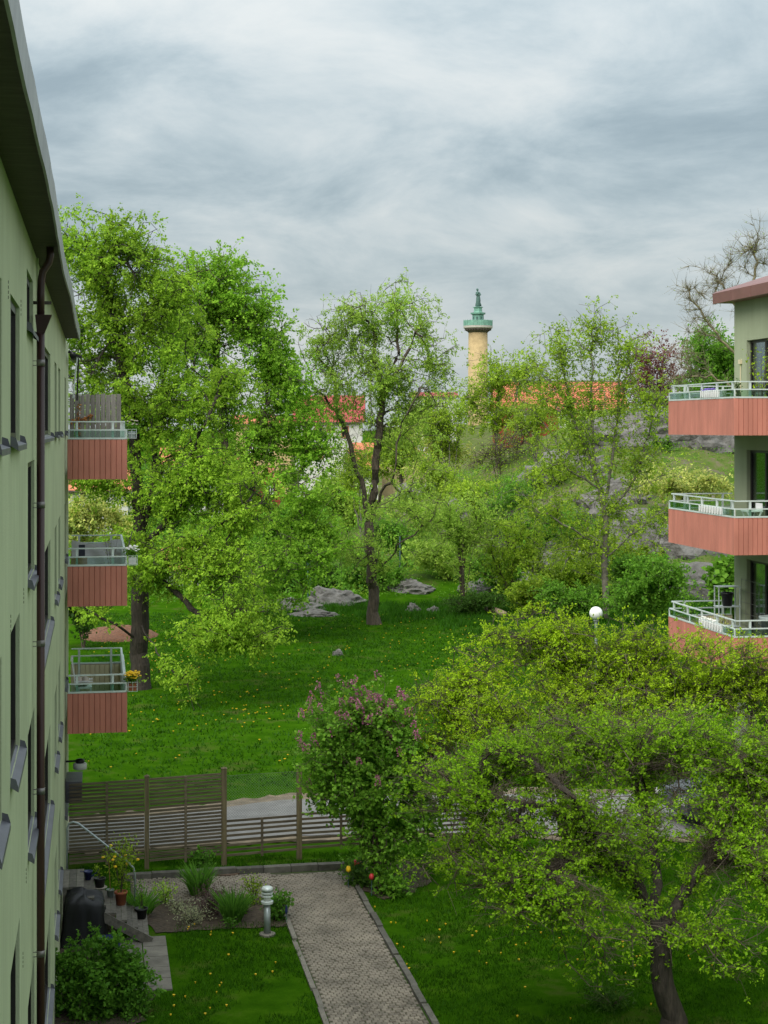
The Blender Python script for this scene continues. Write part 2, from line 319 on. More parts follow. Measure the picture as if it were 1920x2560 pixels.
M['skin'] = mat('skin', (0.45, 0.27, 0.19), 0.6, 0.05)
M['ground'] = groundmat()
LF = {
 'elm': leafmat('elm_leaf', (0.340, 0.550, 0.045), (0.195, 0.360, 0.030)),
 'lime': leafmat('lime_leaf', (0.305, 0.550, 0.048), (0.175, 0.370, 0.032)),
 'ash': leafmat('sage_leaf', (0.400, 0.600, 0.090), (0.250, 0.410, 0.055)),
 'bud': leafmat('young_leaf', (0.370, 0.540, 0.045), (0.210, 0.350, 0.030)),
 'dark': leafmat('dark_leaf', (0.092, 0.205, 0.030), (0.041, 0.102, 0.016)),
 'mid': leafmat('shrub_leaf', (0.195, 0.420, 0.040), (0.100, 0.250, 0.026)),
 'dark2': leafmat('rose_leaf', (0.140, 0.330, 0.034), (0.070, 0.190, 0.022)),
 'lilac': leafmat('lilac_leaf', (0.240, 0.490, 0.050), (0.130, 0.310, 0.032)),
 'lilacbloom': leafmat('lilac_bloom', (0.500, 0.200, 0.340), (0.320, 0.100, 0.190), 0.2),
 'haw': leafmat('hawthorn_leaf', (0.300, 0.540, 0.020), (0.150, 0.310, 0.014)),
 'haw2': leafmat('yellow_green_leaf', (0.410, 0.620, 0.022), (0.240, 0.400, 0.016)),
 'red': leafmat('copper_leaf', (0.250, 0.095, 0.090), (0.120, 0.050, 0.045)),
 'pale': leafmat('pale_blossom_leaf', (0.668, 0.705, 0.217), (0.242, 0.371, 0.067)),
 'grass': leafmat('grass_blade', (0.048, 0.155, 0.005), (0.022, 0.088, 0.003), 0.35),
 'tall': leafmat('tall_grass', (0.046, 0.160, 0.007), (0.024, 0.090, 0.004), 0.35),
 'silver': leafmat('silver_leaf', (0.483, 0.520, 0.333), (0.223, 0.260, 0.151)),
 'heather': leafmat('plum_leaf', (0.150, 0.095, 0.095), (0.070, 0.048, 0.048)),
 'dry': leafmat('dry_leaf', (0.612, 0.278, 0.083), (0.297, 0.131, 0.049), 0.2),
 'iris': leafmat('sword_leaf', (0.140, 0.343, 0.041), (0.074, 0.195, 0.026)),
}

# ------------------------------------------------------------------ terrain
def sstep(t): t = np.clip(t, 0, 1); return t * t * (3 - 2 * t)
def wob(x, y, s=1.0):
    return (np.sin(x * 0.9 * s + 1.3) * np.cos(y * 0.7 * s - 0.4) + 0.6 * np.sin(x * 1.9 * s - y * 1.3 * s + 2.0) + 0.35 * np.sin(x * 4.1 * s + y * 3.3 * s)
            + 0.2 * np.sin(x * 8.3 * s - y * 7.1 * s + .7)) / 2.1
def hz(l, d):
    l = np.asarray(l, float); d = np.asarray(d, float)
    rise = sstep((d - 86 - 3 * np.sin(l * .3)) / 46) ; side = np.clip((l + 8) / 26, 0, 1.15)
    h = 9.0 * rise * side
    h = h + 0.55 * wob(l, d, .35) * np.clip(h, 0, 1.5)
    h = h + 0.10 * wob(l, d, .12) * sstep((d - 50) / 10)
    return h
def gz(l, d): return float(hz(l, d))
def onhill(px, d):
    l = (px - 960) / FPX * d; return ld(l, d, gz(l, d))
ls = np.concatenate([np.linspace(-700, -80, 14), np.linspace(-70, -22, 20), np.linspace(-20, 40, 121), np.linspace(42, 90, 20), np.linspace(100, 800, 14)])
ds = np.concatenate([np.linspace(-40, 20, 8), np.linspace(24, 80, 40), np.linspace(81, 150, 110), np.linspace(155, 300, 20), np.linspace(330, 4500, 14)])
LL, DD = np.meshgrid(ls, ds); HH = hz(LL, DD)
vv = np.stack([LL * CS + DD * SN, DD * CS - LL * SN, HH], -1).reshape(-1, 3)
nl, nd_ = len(ls), len(ds); idx = np.arange(nl * nd_).reshape(nd_, nl)
ff = np.stack([idx[:-1, :-1], idx[:-1, 1:], idx[1:, 1:], idx[1:, :-1]], -1).reshape(-1)
link('ground', npmesh('ground', vv, ff, 4, M['ground'], True), kind='structure')

def sheet(name, pts, z, m, parent=None, **t):
    return MB().add([(p[0], p[1], z) for p in pts], [tuple(range(len(pts)))]).obj(name, m, parent, **t)
def sub_sheet(name, a, b, m, z, n=24, jit=0.12, seed=1, **t):
    """a strip between two polylines with slightly ragged edges"""
    rr = random.Random(seed); mb = MB(); vs_ = []
    def samp(pl, t_):
        k = t_ * (len(pl) - 1); i = min(int(k), len(pl) - 2); return Vector(pl[i]).lerp(Vector(pl[i + 1]), k - i)
    for i in range(n + 1):
        p, q = samp(a, i / n), samp(b, i / n)
        vs_ += [(p.x + rr.uniform(-jit, jit) * .4, p.y + rr.uniform(-jit, jit), z), (q.x + rr.uniform(-jit, jit) * .4, q.y + rr.uniform(-jit, jit), z)]
    mb.add(vs_, [(2 * i, 2 * i + 2, 2 * i + 3, 2 * i + 1) for i in range(n)])
    return mb.obj(name, m, **t)
# lane behind the fence, with worn edges
nearL = [gnd(x_, y_) for x_, y_ in ((40, 2138), (181, 2130), (466, 2112), (700, 2095), (1100, 2085), (1900, 2100), (2300, 2110))]
farL = [gnd(x_, y_) for x_, y_ in ((40, 2072), (181, 2064), (466, 2034), (700, 2004), (1100, 1990), (1900, 1985), (2300, 1985))]
sub_sheet('verge', [p + Vector((0, -.35, 0)) for p in nearL], [p + Vector((0, .75, 0)) for p in farL], M['verge'], 0.030, 80, .22, 3, kind='structure')
sub_sheet('lane', nearL, farL, M['asphalt'], 0.045, 60, .06, 4, kind='structure')

# cobbled path and forecourt
PX0, PX1, PY1 = 3.79, 5.36, 36.55
path = thing('cobbled_path', 'grey cobbled path leading along the lawn to the slatted fence', 'path'); path['kind'] = 'structure'
FY0 = 34.7
MB().add([(PX0 - .02, 18, .012), (PX1 + .02, 18, .012), (PX1 + .02, PY1, .012), (PX0 - .02, PY1, .012)], [(0, 1, 2, 3)]).add(
    [(0.7, FY0, .012), (PX0 - .02, FY0, .012), (PX0 - .02, PY1, .012), (0.7, PY1, .012)], [(0, 1, 2, 3)]).obj('joint_bed', M['cobblebed'], path)
rr = random.Random(11)
def cobble_mesh(i):
    w, l, h = .0455, .0520, .05; r_ = random.Random(i); vs_ = []
    for (a, zz, f) in ((1.0, 0, 1), (1.0, h * .72, 1), (.80, h, 1)):
        for sx, sy in ((-1, -1), (1, -1), (1, 1), (-1, 1)):
            vs_.append((sx * w * a + r_.uniform(-.005, .005), sy * l * (a if a == 1 else .84) + r_.uniform(-.005, .005), zz + (r_.uniform(-.005, .005) if zz else 0)))
    fs = [(k, (k + 1) % 4, 4 + (k + 1) % 4, 4 + k) for k in range(4)] + [(4 + k, 4 + (k + 1) % 4, 8 + (k + 1) % 4, 8 + k) for k in range(4)] + [(8, 9, 10, 11)]
    return MB().add(vs_, fs)
cob = [cobble_mesh(i) for i in range(6)]; cobme = [c.mesh('cobblestone', M['cobble']) for c in cob]
spots = []
row = 0; y = 26.0
while y < PY1 - .1:
    n = 16; w = (PX1 - PX0) / n; off = (row % 2) * w / 2
    for k in range(n):
        xx = PX0 + (k + .5) * w + off - w / 4 + .012 * math.sin(y * 2)
        spots.append((xx + rr.uniform(-.008, .008), y + rr.uniform(-.007, .007) + .03 * math.sin(xx * 3 + y), rr.uniform(-.07, .07)))
    y += .1125; row += 1
y = FY0 + .1; row = 0
while y < PY1 - .05:
    for k in range(32):
        xx = .78 + k * .0985 + (row % 2) * .05
        if xx < PX0 - .05: spots.append((xx + rr.uniform(-.01, .01), y + rr.uniform(-.015, .015) + .04 * math.sin(xx * 2.2), rr.uniform(-.09, .09)))
    y += .1125; row += 1
spots.sort(key=lambda s: math.hypot(s[0], s[1]))
rest = MB()
for i, (a, b_, c_) in enumerate(spots):
    z = -.022 + rr.uniform(-.006, .008); k = rr.randrange(6)
    if i < 300: link('cobblestone', cobme[k], path, (a, b_, z), c_ + (math.pi if rr.random() < .5 else 0), (1, 1, 1))
    else:
        ca, sa = math.cos(c_), math.sin(c_)
        rest.add([(a + p[0] * ca - p[1] * sa, b_ + p[0] * sa + p[1] * ca, z + p[2]) for p in cob[k].v], cob[k].f)
rest.obj('far_cobblestones', M['cobble'], path, kind='stuff')

def kerb(name, label, pts, w, h, length, m, seed, z0=-.05, kind=None):
    o = thing(name, label, 'kerb'); r_ = random.Random(seed)
    for p, q in zip(pts[:-1], pts[1:]):
        p, q = Vector((*p, 0)), Vector((*q, 0)); d = q - p; n = max(1, round(d.length / length))
        for i in range(n):
            a, b_ = p + d * (i / n), p + d * ((i + 1) / n); e_ = (b_ - a).normalized() * .008
            s_ = Vector((-d.y, d.x, 0)).normalized() * r_.uniform(-.015, .015); hh = h + r_.uniform(-.018, .018)
            MB().bar(a + e_ + s_ + Vector((0, 0, (z0 + hh) / 2)), b_ - e_ + s_ + Vector((0, 0, (z0 + hh) / 2 + r_.uniform(-.008, .008))), w, hh - z0).obj('kerbstone', m, o)
    return o
kerb('stone_kerb', 'low dark granite kerb below the slatted fence', [(0.55, 36.62), (3.0, 36.72), (PX1 + .05, 36.75)], .2, .13, .62, M['kerb'], 3)
kerb('path_kerb', 'narrow stone edging along the right side of the cobbled path', [(PX1 + .09, 26.0), (PX1 + .09, 36.6)], .11, .07, .9, M['kerb'], 4)
kerb('lawn_edging', 'flush stone edging between cobbled path and left lawn', [(PX0 - .08, 26.0), (PX0 - .08, FY0 - .1)], .09, .035, 1.0, M['slabstone'], 5)
mh = MB().lathe([(.30, .0), (.30, .045), (.27, .045), (.27, .04)], gnd(568, 2184), 20).obj('manhole_cover', M['rust'], label='round rusty manhole cover among the cobbles below the fence', category='manhole cover')
for px_, py_ in ((865, 2172),):
    pass

# flower bed soil and concrete paver walk
bed = [gnd(x_, y_) for x_, y_ in ((330, 2262), (470, 2235), (640, 2232), (712, 2262), (722, 2318), (600, 2322), (470, 2330), (385, 2334))]
def ragged(pts, n=9, amp=.05, seed=2):
    r_ = random.Random(seed); out = []
    for p, q in zip(pts, pts[1:] + pts[:1]):
        for i in range(n): out.append(p.lerp(q, i / n) + Vector((r_.uniform(-amp, amp), r_.uniform(-amp, amp), 0)))
    return out
bed = ragged(bed)
sheet('flower_bed', bed, .02, M['soil'], kind='structure')
bed2 = [gnd(x_, y_) for x_, y_ in ((866, 2158), (1010, 2150), (1060, 2175), (1075, 2205), (1040, 2228), (960, 2250), (904, 2228))]
bed2 = ragged(bed2, 9, .08, 3)
sheet('shrub_bed', bed2, .02, M['soil'], kind='structure')
bed3 = [gnd(x_, y_) for x_, y_ in ((120, 2420), (330, 2440), (378, 2490), (340, 2600), (80, 2640))]
bed3 = ragged(bed3, 9, .10, 4)
sheet('stair_soil', ragged([Vector((-.69, 30.5, 0)), Vector((.36, 30.5, 0)), Vector((.36, 34.6, 0)), Vector((-.69, 34.6, 0))], 8, .04, 6), .016, M['soil'], kind='structure')
sheet('bush_bed', bed3, .02, M['soil'], kind='structure')
walk = thing('paver_walk', 'short walk of square concrete pavers beside the wooden stairs', 'walk'); walk['kind'] = 'structure'
for i in range(5):
    for j in range(2):
        x0 = 0.38 + j * .46; y0 = 29.3 + i * .62
        MB().box((x0 + .01, y0 + .01, -.03), (x0 + .45, y0 + .61, .022 + .006 * ((i * 3 + j) % 3))).obj('paver', M['slabstone'], walk)

# ------------------------------------------------------------------ buildings: shared builders
def wall_with_holes(xw, nrm, y0, y1, z0, z1, holes, depth):
    """wall sheet in the plane x = xw facing nrm; holes (ya, yb, za, zb) with reveals"""
    mb = MB(); ys = sorted({y0, y1, *[h for q in holes for h in q[:2]]}); zs = sorted({z0, z1, *[h for q in holes for h in q[2:4]]})
    for a, b_ in zip(ys[:-1], ys[1:]):
        for c_, d_ in zip(zs[:-1], zs[1:]):
            ym, zm = (a + b_) / 2, (c_ + d_) / 2
            if any(h[0] < ym < h[1] and h[2] < zm < h[3] for h in holes): continue
            q = [(xw, a, c_), (xw, b_, c_), (xw, b_, d_), (xw, a, d_)]
            mb.quad(*(q if nrm > 0 else q[::-1]))
    for a, b_, c_, d_ in [h[:4] for h in holes]:
        xi = xw - nrm * depth
        mb.quad((xw, a, c_), (xi, a, c_), (xi, a, d_), (xw, a, d_)); mb.quad((xw, b_, c_), (xw, b_, d_), (xi, b_, d_), (xi, b_, c_))
        mb.quad((xw, a, c_), (xw, b_, c_), (xi, b_, c_), (xi, a, c_)); mb.quad((xw, a, d_), (xi, a, d_), (xi, b_, d_), (xw, b_, d_))
    return mb
def window(parent, xw, nrm, hole, depth=.15, sill=True, mull=1, pane='pane', blind=False):
    a, b_, c_, d_ = hole[:4]; xi = xw - nrm * (depth - .06); xo = xw - nrm * depth; t = .07
    X = sorted((xi, xo)); f = MB()
    f.box((X[0], a, c_), (X[1], b_, c_ + t)); f.box((X[0], a, d_ - t), (X[1], b_, d_)); f.box((X[0], a, c_ + t), (X[1], a + t, d_ - t)); f.box((X[0], b_ - t, c_ + t), (X[1], b_, d_ - t))
    for i in range(1, mull + 1):
        ym = a + (b_ - a) * i / (mull + 1); f.box((X[0] + .004, ym - .05, c_ + t), (X[1] - .004, ym + .05, d_ - t))
    w = f.obj('window', M['frame'], parent)
    xm = (xi + xo) / 2
    MB().box((xm - .006, a + t - .01, c_ + t - .01), (xm + .006, b_ - t + .01, d_ - t + .01)).obj('pane', M[pane], w)
    if sill:
        s = MB(); xa, xb = xw - nrm * depth, xw + nrm * .065
        s.add([(xa, a - .0, c_ + .035), (xa, b_ + .0, c_ + .035), (xb, b_ + .03, c_ - .03), (xb, a - .03, c_ - .03), (xb, b_ + .03, c_ - .075), (xb, a - .03, c_ - .075)], [(0, 1, 2, 3), (3, 2, 4, 5)])
        for yy in (a - .03, b_ + .03):     # upturned, rounded ends
            s.add([(xb, yy, c_ - .03), (xb, yy, c_ - .07), (xw + nrm * .002, yy, c_ - .03), (xw + nrm * .002, yy, c_ + .05), (xw + nrm * .045, yy, c_ + .035)], [(0, 1, 2, 3, 4)])
        s.obj('sill', M['sill'], w)
    return w
slat_cache = {}
def slat_mesh(w, h, t, mname):
    k = (round(w, 4), round(h, 4), t, mname)
    if k not in slat_cache:
        g = .008; mb = MB(); x0, x1 = g, w - g      # board with chamfered long edges, outer face towards -y
        mb.add([(0 + .001, t, 0), (w - .001, t, 0), (x1, 0, 0), (x0, 0, 0), (.001, t, h), (w - .001, t, h), (x1, 0, h), (x0, 0, h)],
               [(0, 1, 2, 3), (7, 6, 5, 4), (3, 2, 6, 7), (1, 0, 4, 5), (0, 3, 7, 4), (2, 1, 5, 6)])
        slat_cache[k] = mb.mesh('cladding_board', M[mname])
    return slat_cache[k]
def balcony(parent, xw, nx, y0, y1, depth, zt, hp, label=None, basket_end=False):
    """cantilevered balcony: slab, clad parapet on three sides, metal rails with glass above"""
    xo = xw + nx * depth; lo = min(xw, xo); hi = max(xw, xo); zb = zt - hp
    s = MB().box((lo + (.0 if nx > 0 else .05), y0 + .05, zb + .03), (hi - (.05 if nx > 0 else 0), y1 - .05, zb + .17))
    b = s.obj('balcony', M['slab'], parent)
    if label: b['label'] = label
    t = .018
    # backing sheets
    bk = MB(); bk.box((lo + .02, y0 + t, zb + .01), (hi - .02, y0 + t + .012, zt - .01)); bk.box((lo + .02, y1 - t - .012, zb + .01), (hi - .02, y1 - t, zt - .01))
    xa = xo - nx * t; xb_ = xo - nx * (t + .012); bk.box((min(xa, xb_), y0 + .035, zb + .01), (max(xa, xb_), y1 - .035, zt - .01))
    bk.obj('backing_sheet', M['salmon_back'], b)
    n = round(depth / .1165); w = depth / n
    for i in range(n):
        link('cladding_board', slat_mesh(w, hp, t, 'salmon'), b, (lo + i * w, y0, zb), 0)
        link('cladding_board', slat_mesh(w, hp, t, 'salmon'), b, (lo + (i + 1) * w, y1, zb), math.pi)
        link('lining_board', slat_mesh(w, hp - .2, t, 'beige'), b, (lo + i * w, y1 - .052, zb + .19), 0)
    n2 = round((y1 - y0) / .125); w2 = (y1 - y0) / n2
    for i in range(n2):
        if nx > 0: link('cladding_board', slat_mesh(w2, hp, t, 'salmon'), b, (xo, y0 + i * w2, zb), R(90))
        else: link('cladding_board', slat_mesh(w2, hp, t, 'salmon'), b, (xo, y0 + (i + 1) * w2, zb), R(-90))
    nl_ = round((y1 - y0 - .12) / .16); wl_ = (y1 - y0 - .12) / nl_
    for i in range(nl_):
        if nx > 0: link('lining_board', slat_mesh(wl_, hp - .2, t, 'beige'), b, (xo - .052, y0 + .06 + (i + 1) * wl_, zb + .19), R(-90))
        else: link('lining_board', slat_mesh(wl_, hp - .2, t, 'beige'), b, (xo + .052, y0 + .06 + i * wl_, zb + .19), R(90))
    xi = xo - nx * .02; xw_ = xw + nx * .02
    ring = [(xw_, y0 + .02), (xi, y0 + .02), (xi, y1 - .02), (xw_, y1 - .02)]
    for zz, ww, hh, ins in ((zt + .022, .055, .036, 0), (zt + .205, .03, .028, 0), (zt + .385, .045, .028, .045)):
        xi2 = xi - nx * ins; rg = [(xw_, y0 + .02 + ins), (xi2, y0 + .02 + ins), (xi2, y1 - .02 - ins), (xw_, y1 - .02 - ins)]
        for p, q in zip(rg[:-1], rg[1:]):
            ex = .5 * ww
            if p[1] == q[1]: q_ = (q[0] + nx * 0, q[1]) if q[0] == xi2 else q; MB().bar((p[0], p[1], zz), (q_[0], q_[1], zz), ww, hh).obj('rail', M['rail'], b)
            else: MB().bar((p[0], p[1] + ex, zz), (q[0], q[1] - ex, zz), ww, hh - .002).obj('rail', M['rail'], b)
    # posts
    def post(x_, y_): MB().box((x_ - .025, y_ - .018, zb + .171), (x_ + .025, y_ + .018, zt + .370)).obj('rail_post', M['rail'], b)
    for y_ in (y0 + .067, y1 - .067):
        for f in (.16, .76): post(xw + nx * depth * f, y_)
    for i in range(5): post(xo - nx * .066, y0 + .25 + (y1 - y0 - .5) * i / 4)
    # end uprights of the low frame, glass between base rail and middle rail
    for x_, y_ in ((xw_ + nx * .02, y0 + .02), (xi, y0 + .02), (xi, y1 - .02), (xw_ + nx * .02, y1 - .02)):
        MB().box((x_ - .014, y_ - .012, zt + .041), (x_ + .014, y_ + .012, zt + .190)).obj('rail_upright', M['rail'], b)
    for y_ in (y0 + .02, y1 - .02): MB().box((lo + .06, y_ - .004, zt + .042), (hi - .06, y_ + .004, zt + .189)).obj('glass_panel', M['railglass'], b)
    for i in range(3):
        ya = y0 + .06 + (y1 - y0 - .12) * i / 3; yb = y0 + .06 + (y1 - y0 - .12) * (i + 1) / 3
        MB().box((xi - .004, ya + .02, zt + .042), (xi + .004, yb - .02, zt + .189)).obj('glass_panel', M['railglass'], b)
        if i: MB().box((xi - .013, ya - .014, zt + .041), (xi + .013, ya + .014, zt + .190)).obj('rail_upright', M['rail'], b)
    return b

# ------------------------------------------------------------------ left building
XL, LY0, LY1, S = -0.69, -9.0, 41.35, 2.75
left = thing('apartment_building', 'long pale green rendered apartment block filling the left edge', 'building')
def ywall(px): r = ray(px, HOR); return XL * r.y / r.x
main_cols = [(ywall(-45), ywall(3.5)), (ywall(26), ywall(49)), (ywall(93), ywall(126)), (ywall(136.5), ywall(141.5)), (ywall(146), ywall(150.7)), (ywall(161.5), ywall(164.8))]
main_cols[0] = (main_cols[0][1] - 1.1, main_cols[0][1])
holes = []
for k in range(4):
    for ci, (a, b_) in enumerate(main_cols):
        holes.append((a, b_, 9.68 - S * k, 10.88 - S * k, ci))
sy0, sy1 = ywall(67), ywall(82)
holes.append((sy0, sy1, 10.80, 11.38, 9))
for k in range(3): holes.append((sy0 + .25, sy1 + .45, 8.22 - S * k, 9.44 - S * k, 9))
wall_with_holes(XL, 1, LY0, LY1, -.3, 11.75, holes, .10).obj('wall', M['green'], left)
sh = MB(); sh.quad((XL, LY1, -.3), (XL - 11, LY1, -.3), (XL - 11, LY1, 11.75), (XL, LY1, 11.75)); sh.quad((XL - 11, LY0, -.3), (XL, LY0, -.3), (XL, LY0, 11.75), (XL - 11, LY0, 11.75))
sh.quad((XL - 11, LY1, -.3), (XL - 11, LY0, -.3), (XL - 11, LY0, 11.75), (XL - 11, LY1, 11.75)); sh.obj('rear_wall', M['green'], left)
for h in holes: window(left, XL, 1, h, .095, True, 0 if h[4] in (3, 4, 5, 9) else 1)
# eave
EY1, XE, ZS = 37.6, -0.385, 11.76
MB().box((XL - 11.4, LY0 - .4, ZS), (XE - .02, EY1, ZS + .035)).obj('soffit', M['soffit'], left)
fa = MB(); nseg = 64; prev = None; vs_ = []
rr = random.Random(5)
for i in range(nseg + 1):
    yy = LY0 - .4 + (EY1 + .02 - LY0 + .4) * i / nseg; dx = .007 * math.sin(yy * .55) + rr.uniform(-.003, .003) - .012 * math.exp(-((yy - 21) / 3) ** 2)
    vs_ += [(XE + dx - .02, yy, ZS - .05), (XE + dx, yy, ZS - .05), (XE + dx + .01, yy, ZS + .16), (XE + dx - .05, yy, ZS + .17)]
fa.add(vs_, [(4 * i + k, 4 * i + 4 + k, 4 * i + 4 + (k + 1) % 4, 4 * i + (k + 1) % 4) for i in range(nseg) for k in range(4)] + [(0, 1, 2, 3), (4 * nseg + 3, 4 * nseg + 2, 4 * nseg + 1, 4 * nseg)])
fa.obj('fascia', M['fascia'], left)
rf = MB(); rf.add([(XE - .03, LY0 - .4, ZS + .175), (XE - .03, EY1, ZS + .175), (XL - 5.5, EY1, ZS + 1.6), (XL - 5.5, LY0 - .4, ZS + 1.6), (XL - 11.4, LY0 - .4, ZS + .175), (XL - 11.4, EY1, ZS + .175)], [(0, 1, 2, 3), (3, 2, 5, 4), (1, 5, 2), (0, 3, 4)])
rf.obj('roof', M['sill'], left)
# down pipe with hopper head, swan neck, clamps
pY = 18.55; pX = -0.605
dp = MB().tube([(pX, pY, .2), (pX, pY, 10.82)], .043, 12).obj('down_pipe', M['pipe'], left, True)
MB().tube([(pX + .10, pY, ZS), (pX + .10, pY, ZS - .09), (pX + .085, pY, ZS - .17), (pX + .02, pY, ZS - .27), (pX + .005, pY, ZS - .36), (pX, pY, ZS - .50), (pX, pY, ZS - .80)], .042, 12).obj('swan_neck', M['pipe'], dp, True)
hz0, hz1 = 10.82, 11.02
MB().add([(pX - .04, pY - .04, hz0), (pX + .04, pY - .04, hz0), (pX + .04, pY + .04, hz0), (pX - .04, pY + .04, hz0), (pX - .06, pY - .07, hz1), (pX + .12, pY - .07, hz1), (pX + .12, pY + .07, hz1), (pX - .06, pY + .07, hz1)],
    [(3, 2, 1, 0), (0, 1, 5, 4), (1, 2, 6, 5), (2, 3, 7, 6), (3, 0, 4, 7), (4, 5, 6, 7)]).obj('hopper_head', M['pipe'], dp)
MB().bar((XL, pY + .1, 11.16), (pX + .11, pY + .1, 11.16), .035, .035).obj('stay_bar', M['soffit'], dp)
for py_ in (907, 1262, 1608, 1977, 2383):
    zc = H + (HOR - py_) / FPX * (pX * SN + pY * CS)
    c_ = MB().tube([(pX, pY, zc - .034), (pX, pY, zc + .034)], .047, 12).obj('clamp', M['clamp'], dp, True)
    k = MB(); k.bar((XL, pY - .02, zc - .03), (pX - .03, pY - .02, zc - .03), .008); k.bar((XL, pY - .02, zc + .02), (pX - .03, pY - .02, zc + .02), .008); k.obj('clamp_bracket', M['clamp'], dp)
MB().tube([(XL + .012, ywall(91.5), .1), (XL + .012, ywall(91.5), 11.75)], .012, 6).obj('lightning_cable', M['green'], left)
for px_, py_ in ((20.3, 725), (52, 770), (59, 1490), (26.5, 1560), (57, 2400), (65, 2190)):
    p = at(px_, py_, 1); r = ray(px_, py_); t_ = XL / r.x; p = Vector((0, 0, H)) + r * t_
    for q in range(4): MB().box((XL - .01, p.y - .006, p.z - .07 + q * .04), (XL + .004, p.y + .006, p.z - .045 + q * .04)).obj('vent_slot', M['black'], left)
BY0, BY1 = 36.78, 41.33
LB = []
for k in range(3):
    LB.append(balcony(left, XL + .05, 1, BY0, BY1, 1.28, 9.535 - S * k, .866))
# ground floor door with canopy, wall lamp
dg = MB().box((XL, 37.6, 1.50), (XL + .36, 37.64, 1.96)); dg.box((XL, 37.64, 1.90), (XL + .36, 38.7, 1.96)); dg.obj('door_hood', M['sill'], left)
lm = thing('wall_lamp', 'white drum wall lamp on a black arm beside the fence end', 'lamp')
lp = at(200, 1905, 37.3)
MB().tube([(XL + .0, lp.y, lp.z + .02), (lp.x, lp.y, lp.z + .03)], .022, 8).obj('arm', M['black'], lm)
MB().lathe([(.09, -.02), (.10, .0), (.10, .055), (.05, .075)], (lp.x, lp.y, lp.z), 16).obj('cap', M['black'], lm, True)
MB().lathe([(.10, -.17), (.148, -.15), (.155, -.05), (.14, -.021)], (lp.x, lp.y, lp.z), 18).obj('diffuser', M['opal'], lm, True)

# ------------------------------------------------------------------ right building
XR, RXO, RY0, RY1, RZT = 16.1, 14.39, 36.43, 40.91, 10.465
right = thing('apartment_building', 'green rendered block with brown roof edge and salmon balconies at the right edge', 'building')
REND = 40.75; RZTOP = 12.99
rh = []
for k in range(4):
    rh.append((38.0, 39.92, 9.85 - S * k, 11.98 - S * k)); rh.append((34.2, 36.0, 10.3 - S * k, 11.98 - S * k))
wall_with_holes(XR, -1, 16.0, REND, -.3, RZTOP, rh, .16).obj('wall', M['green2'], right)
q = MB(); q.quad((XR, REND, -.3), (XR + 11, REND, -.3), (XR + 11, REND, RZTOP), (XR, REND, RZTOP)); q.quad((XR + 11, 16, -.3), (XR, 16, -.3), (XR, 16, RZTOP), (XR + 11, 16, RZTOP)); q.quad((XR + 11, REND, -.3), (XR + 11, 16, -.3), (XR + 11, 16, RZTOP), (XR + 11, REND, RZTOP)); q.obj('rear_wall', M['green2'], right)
rr = random.Random(21)
for h in rh:
    w = window(right, XR, -1, h, .16, False, 1, 'clear')
    MB().box((XR + .9, h[0] - .6, h[2] - .3), (XR + .92, h[1] + .6, h[3] + .1)).obj('room_backdrop', M['room'], w)
    drop = rr.choice((.5, .75, .95)) * (h[3] - h[2] - .2); nb = int(drop / .035); bl = MB()
    for i in range(nb):
        zz = h[3] - .1 - i * .035
        for ya, yb in ((h[0] + .09, (h[0] + h[1]) / 2 - .06), ((h[0] + h[1]) / 2 + .06, h[1] - .09)): bl.quad((XR + .20, ya, zz), (XR + .22, ya, zz - .022), (XR + .22, yb, zz - .022), (XR + .20, yb, zz))
    bl.obj('blind', M['blind'], w, kind='stuff')
# roof with folded sheet edge
RXF = 15.65
fz0, fz1 = 12.985, 13.24
MB().box((RXF + .02, 15.6, RZTOP), (XR + 11.3, REND + .32, RZTOP + .03)).obj('soffit', M['copper'], right)
for i in range(19):
    ya = REND + .35 - (i + 1) * 1.28; yb = ya + 1.268
    MB().add([(RXF, ya, fz0 - .01), (RXF, yb, fz0 - .01), (RXF - .01, yb, fz1), (RXF - .01, ya, fz1), (RXF + .08, yb, fz1 + .05), (RXF + .08, ya, fz1 + .05), (RXF + .06, ya, fz0 - .01), (RXF + .06, yb, fz0 - .01)],
        [(0, 3, 2, 1), (3, 5, 4, 2), (0, 1, 7, 6), (1, 2, 4, 7), (0, 6, 5, 3), (6, 7, 4, 5)]).obj('roof_edge_sheet', M['copper'], right)
MB().add([(RXF + .07, 15.6, fz1 + .04), (RXF + .07, REND + .34, fz1 + .04), (XR + 5, REND + .34, 15.0), (XR + 5, 15.6, 15.0), (XR + 11.3, REND + .34, fz1 + .04), (XR + 11.3, 15.6, fz1 + .04)], [(0, 3, 2, 1), (3, 5, 4, 2), (0, 1, 4, 5), (1, 2, 4), (0, 5, 3)]).obj('roof', M['copper'], right)
RB = []
for k in range(3): RB.append(balcony(right, XR, -1, RY0, RY1, XR - RXO, RZT - S * k, .853))
p = at(1853, 905, 1); r = ray(1853, 905); t_ = XR / r.x; p = Vector((0, 0, H)) + r * t_
jb = MB().box((XR - .06, p.y - .06, p.z - .05), (XR, p.y + .06, p.z + .06)).obj('junction_box', M['beige'], right)
MB().tube([(XR - .02, p.y, p.z - .05), (XR - .02, p.y, p.z - .95)], .012, 6).obj('conduit', M['beige'], jb)

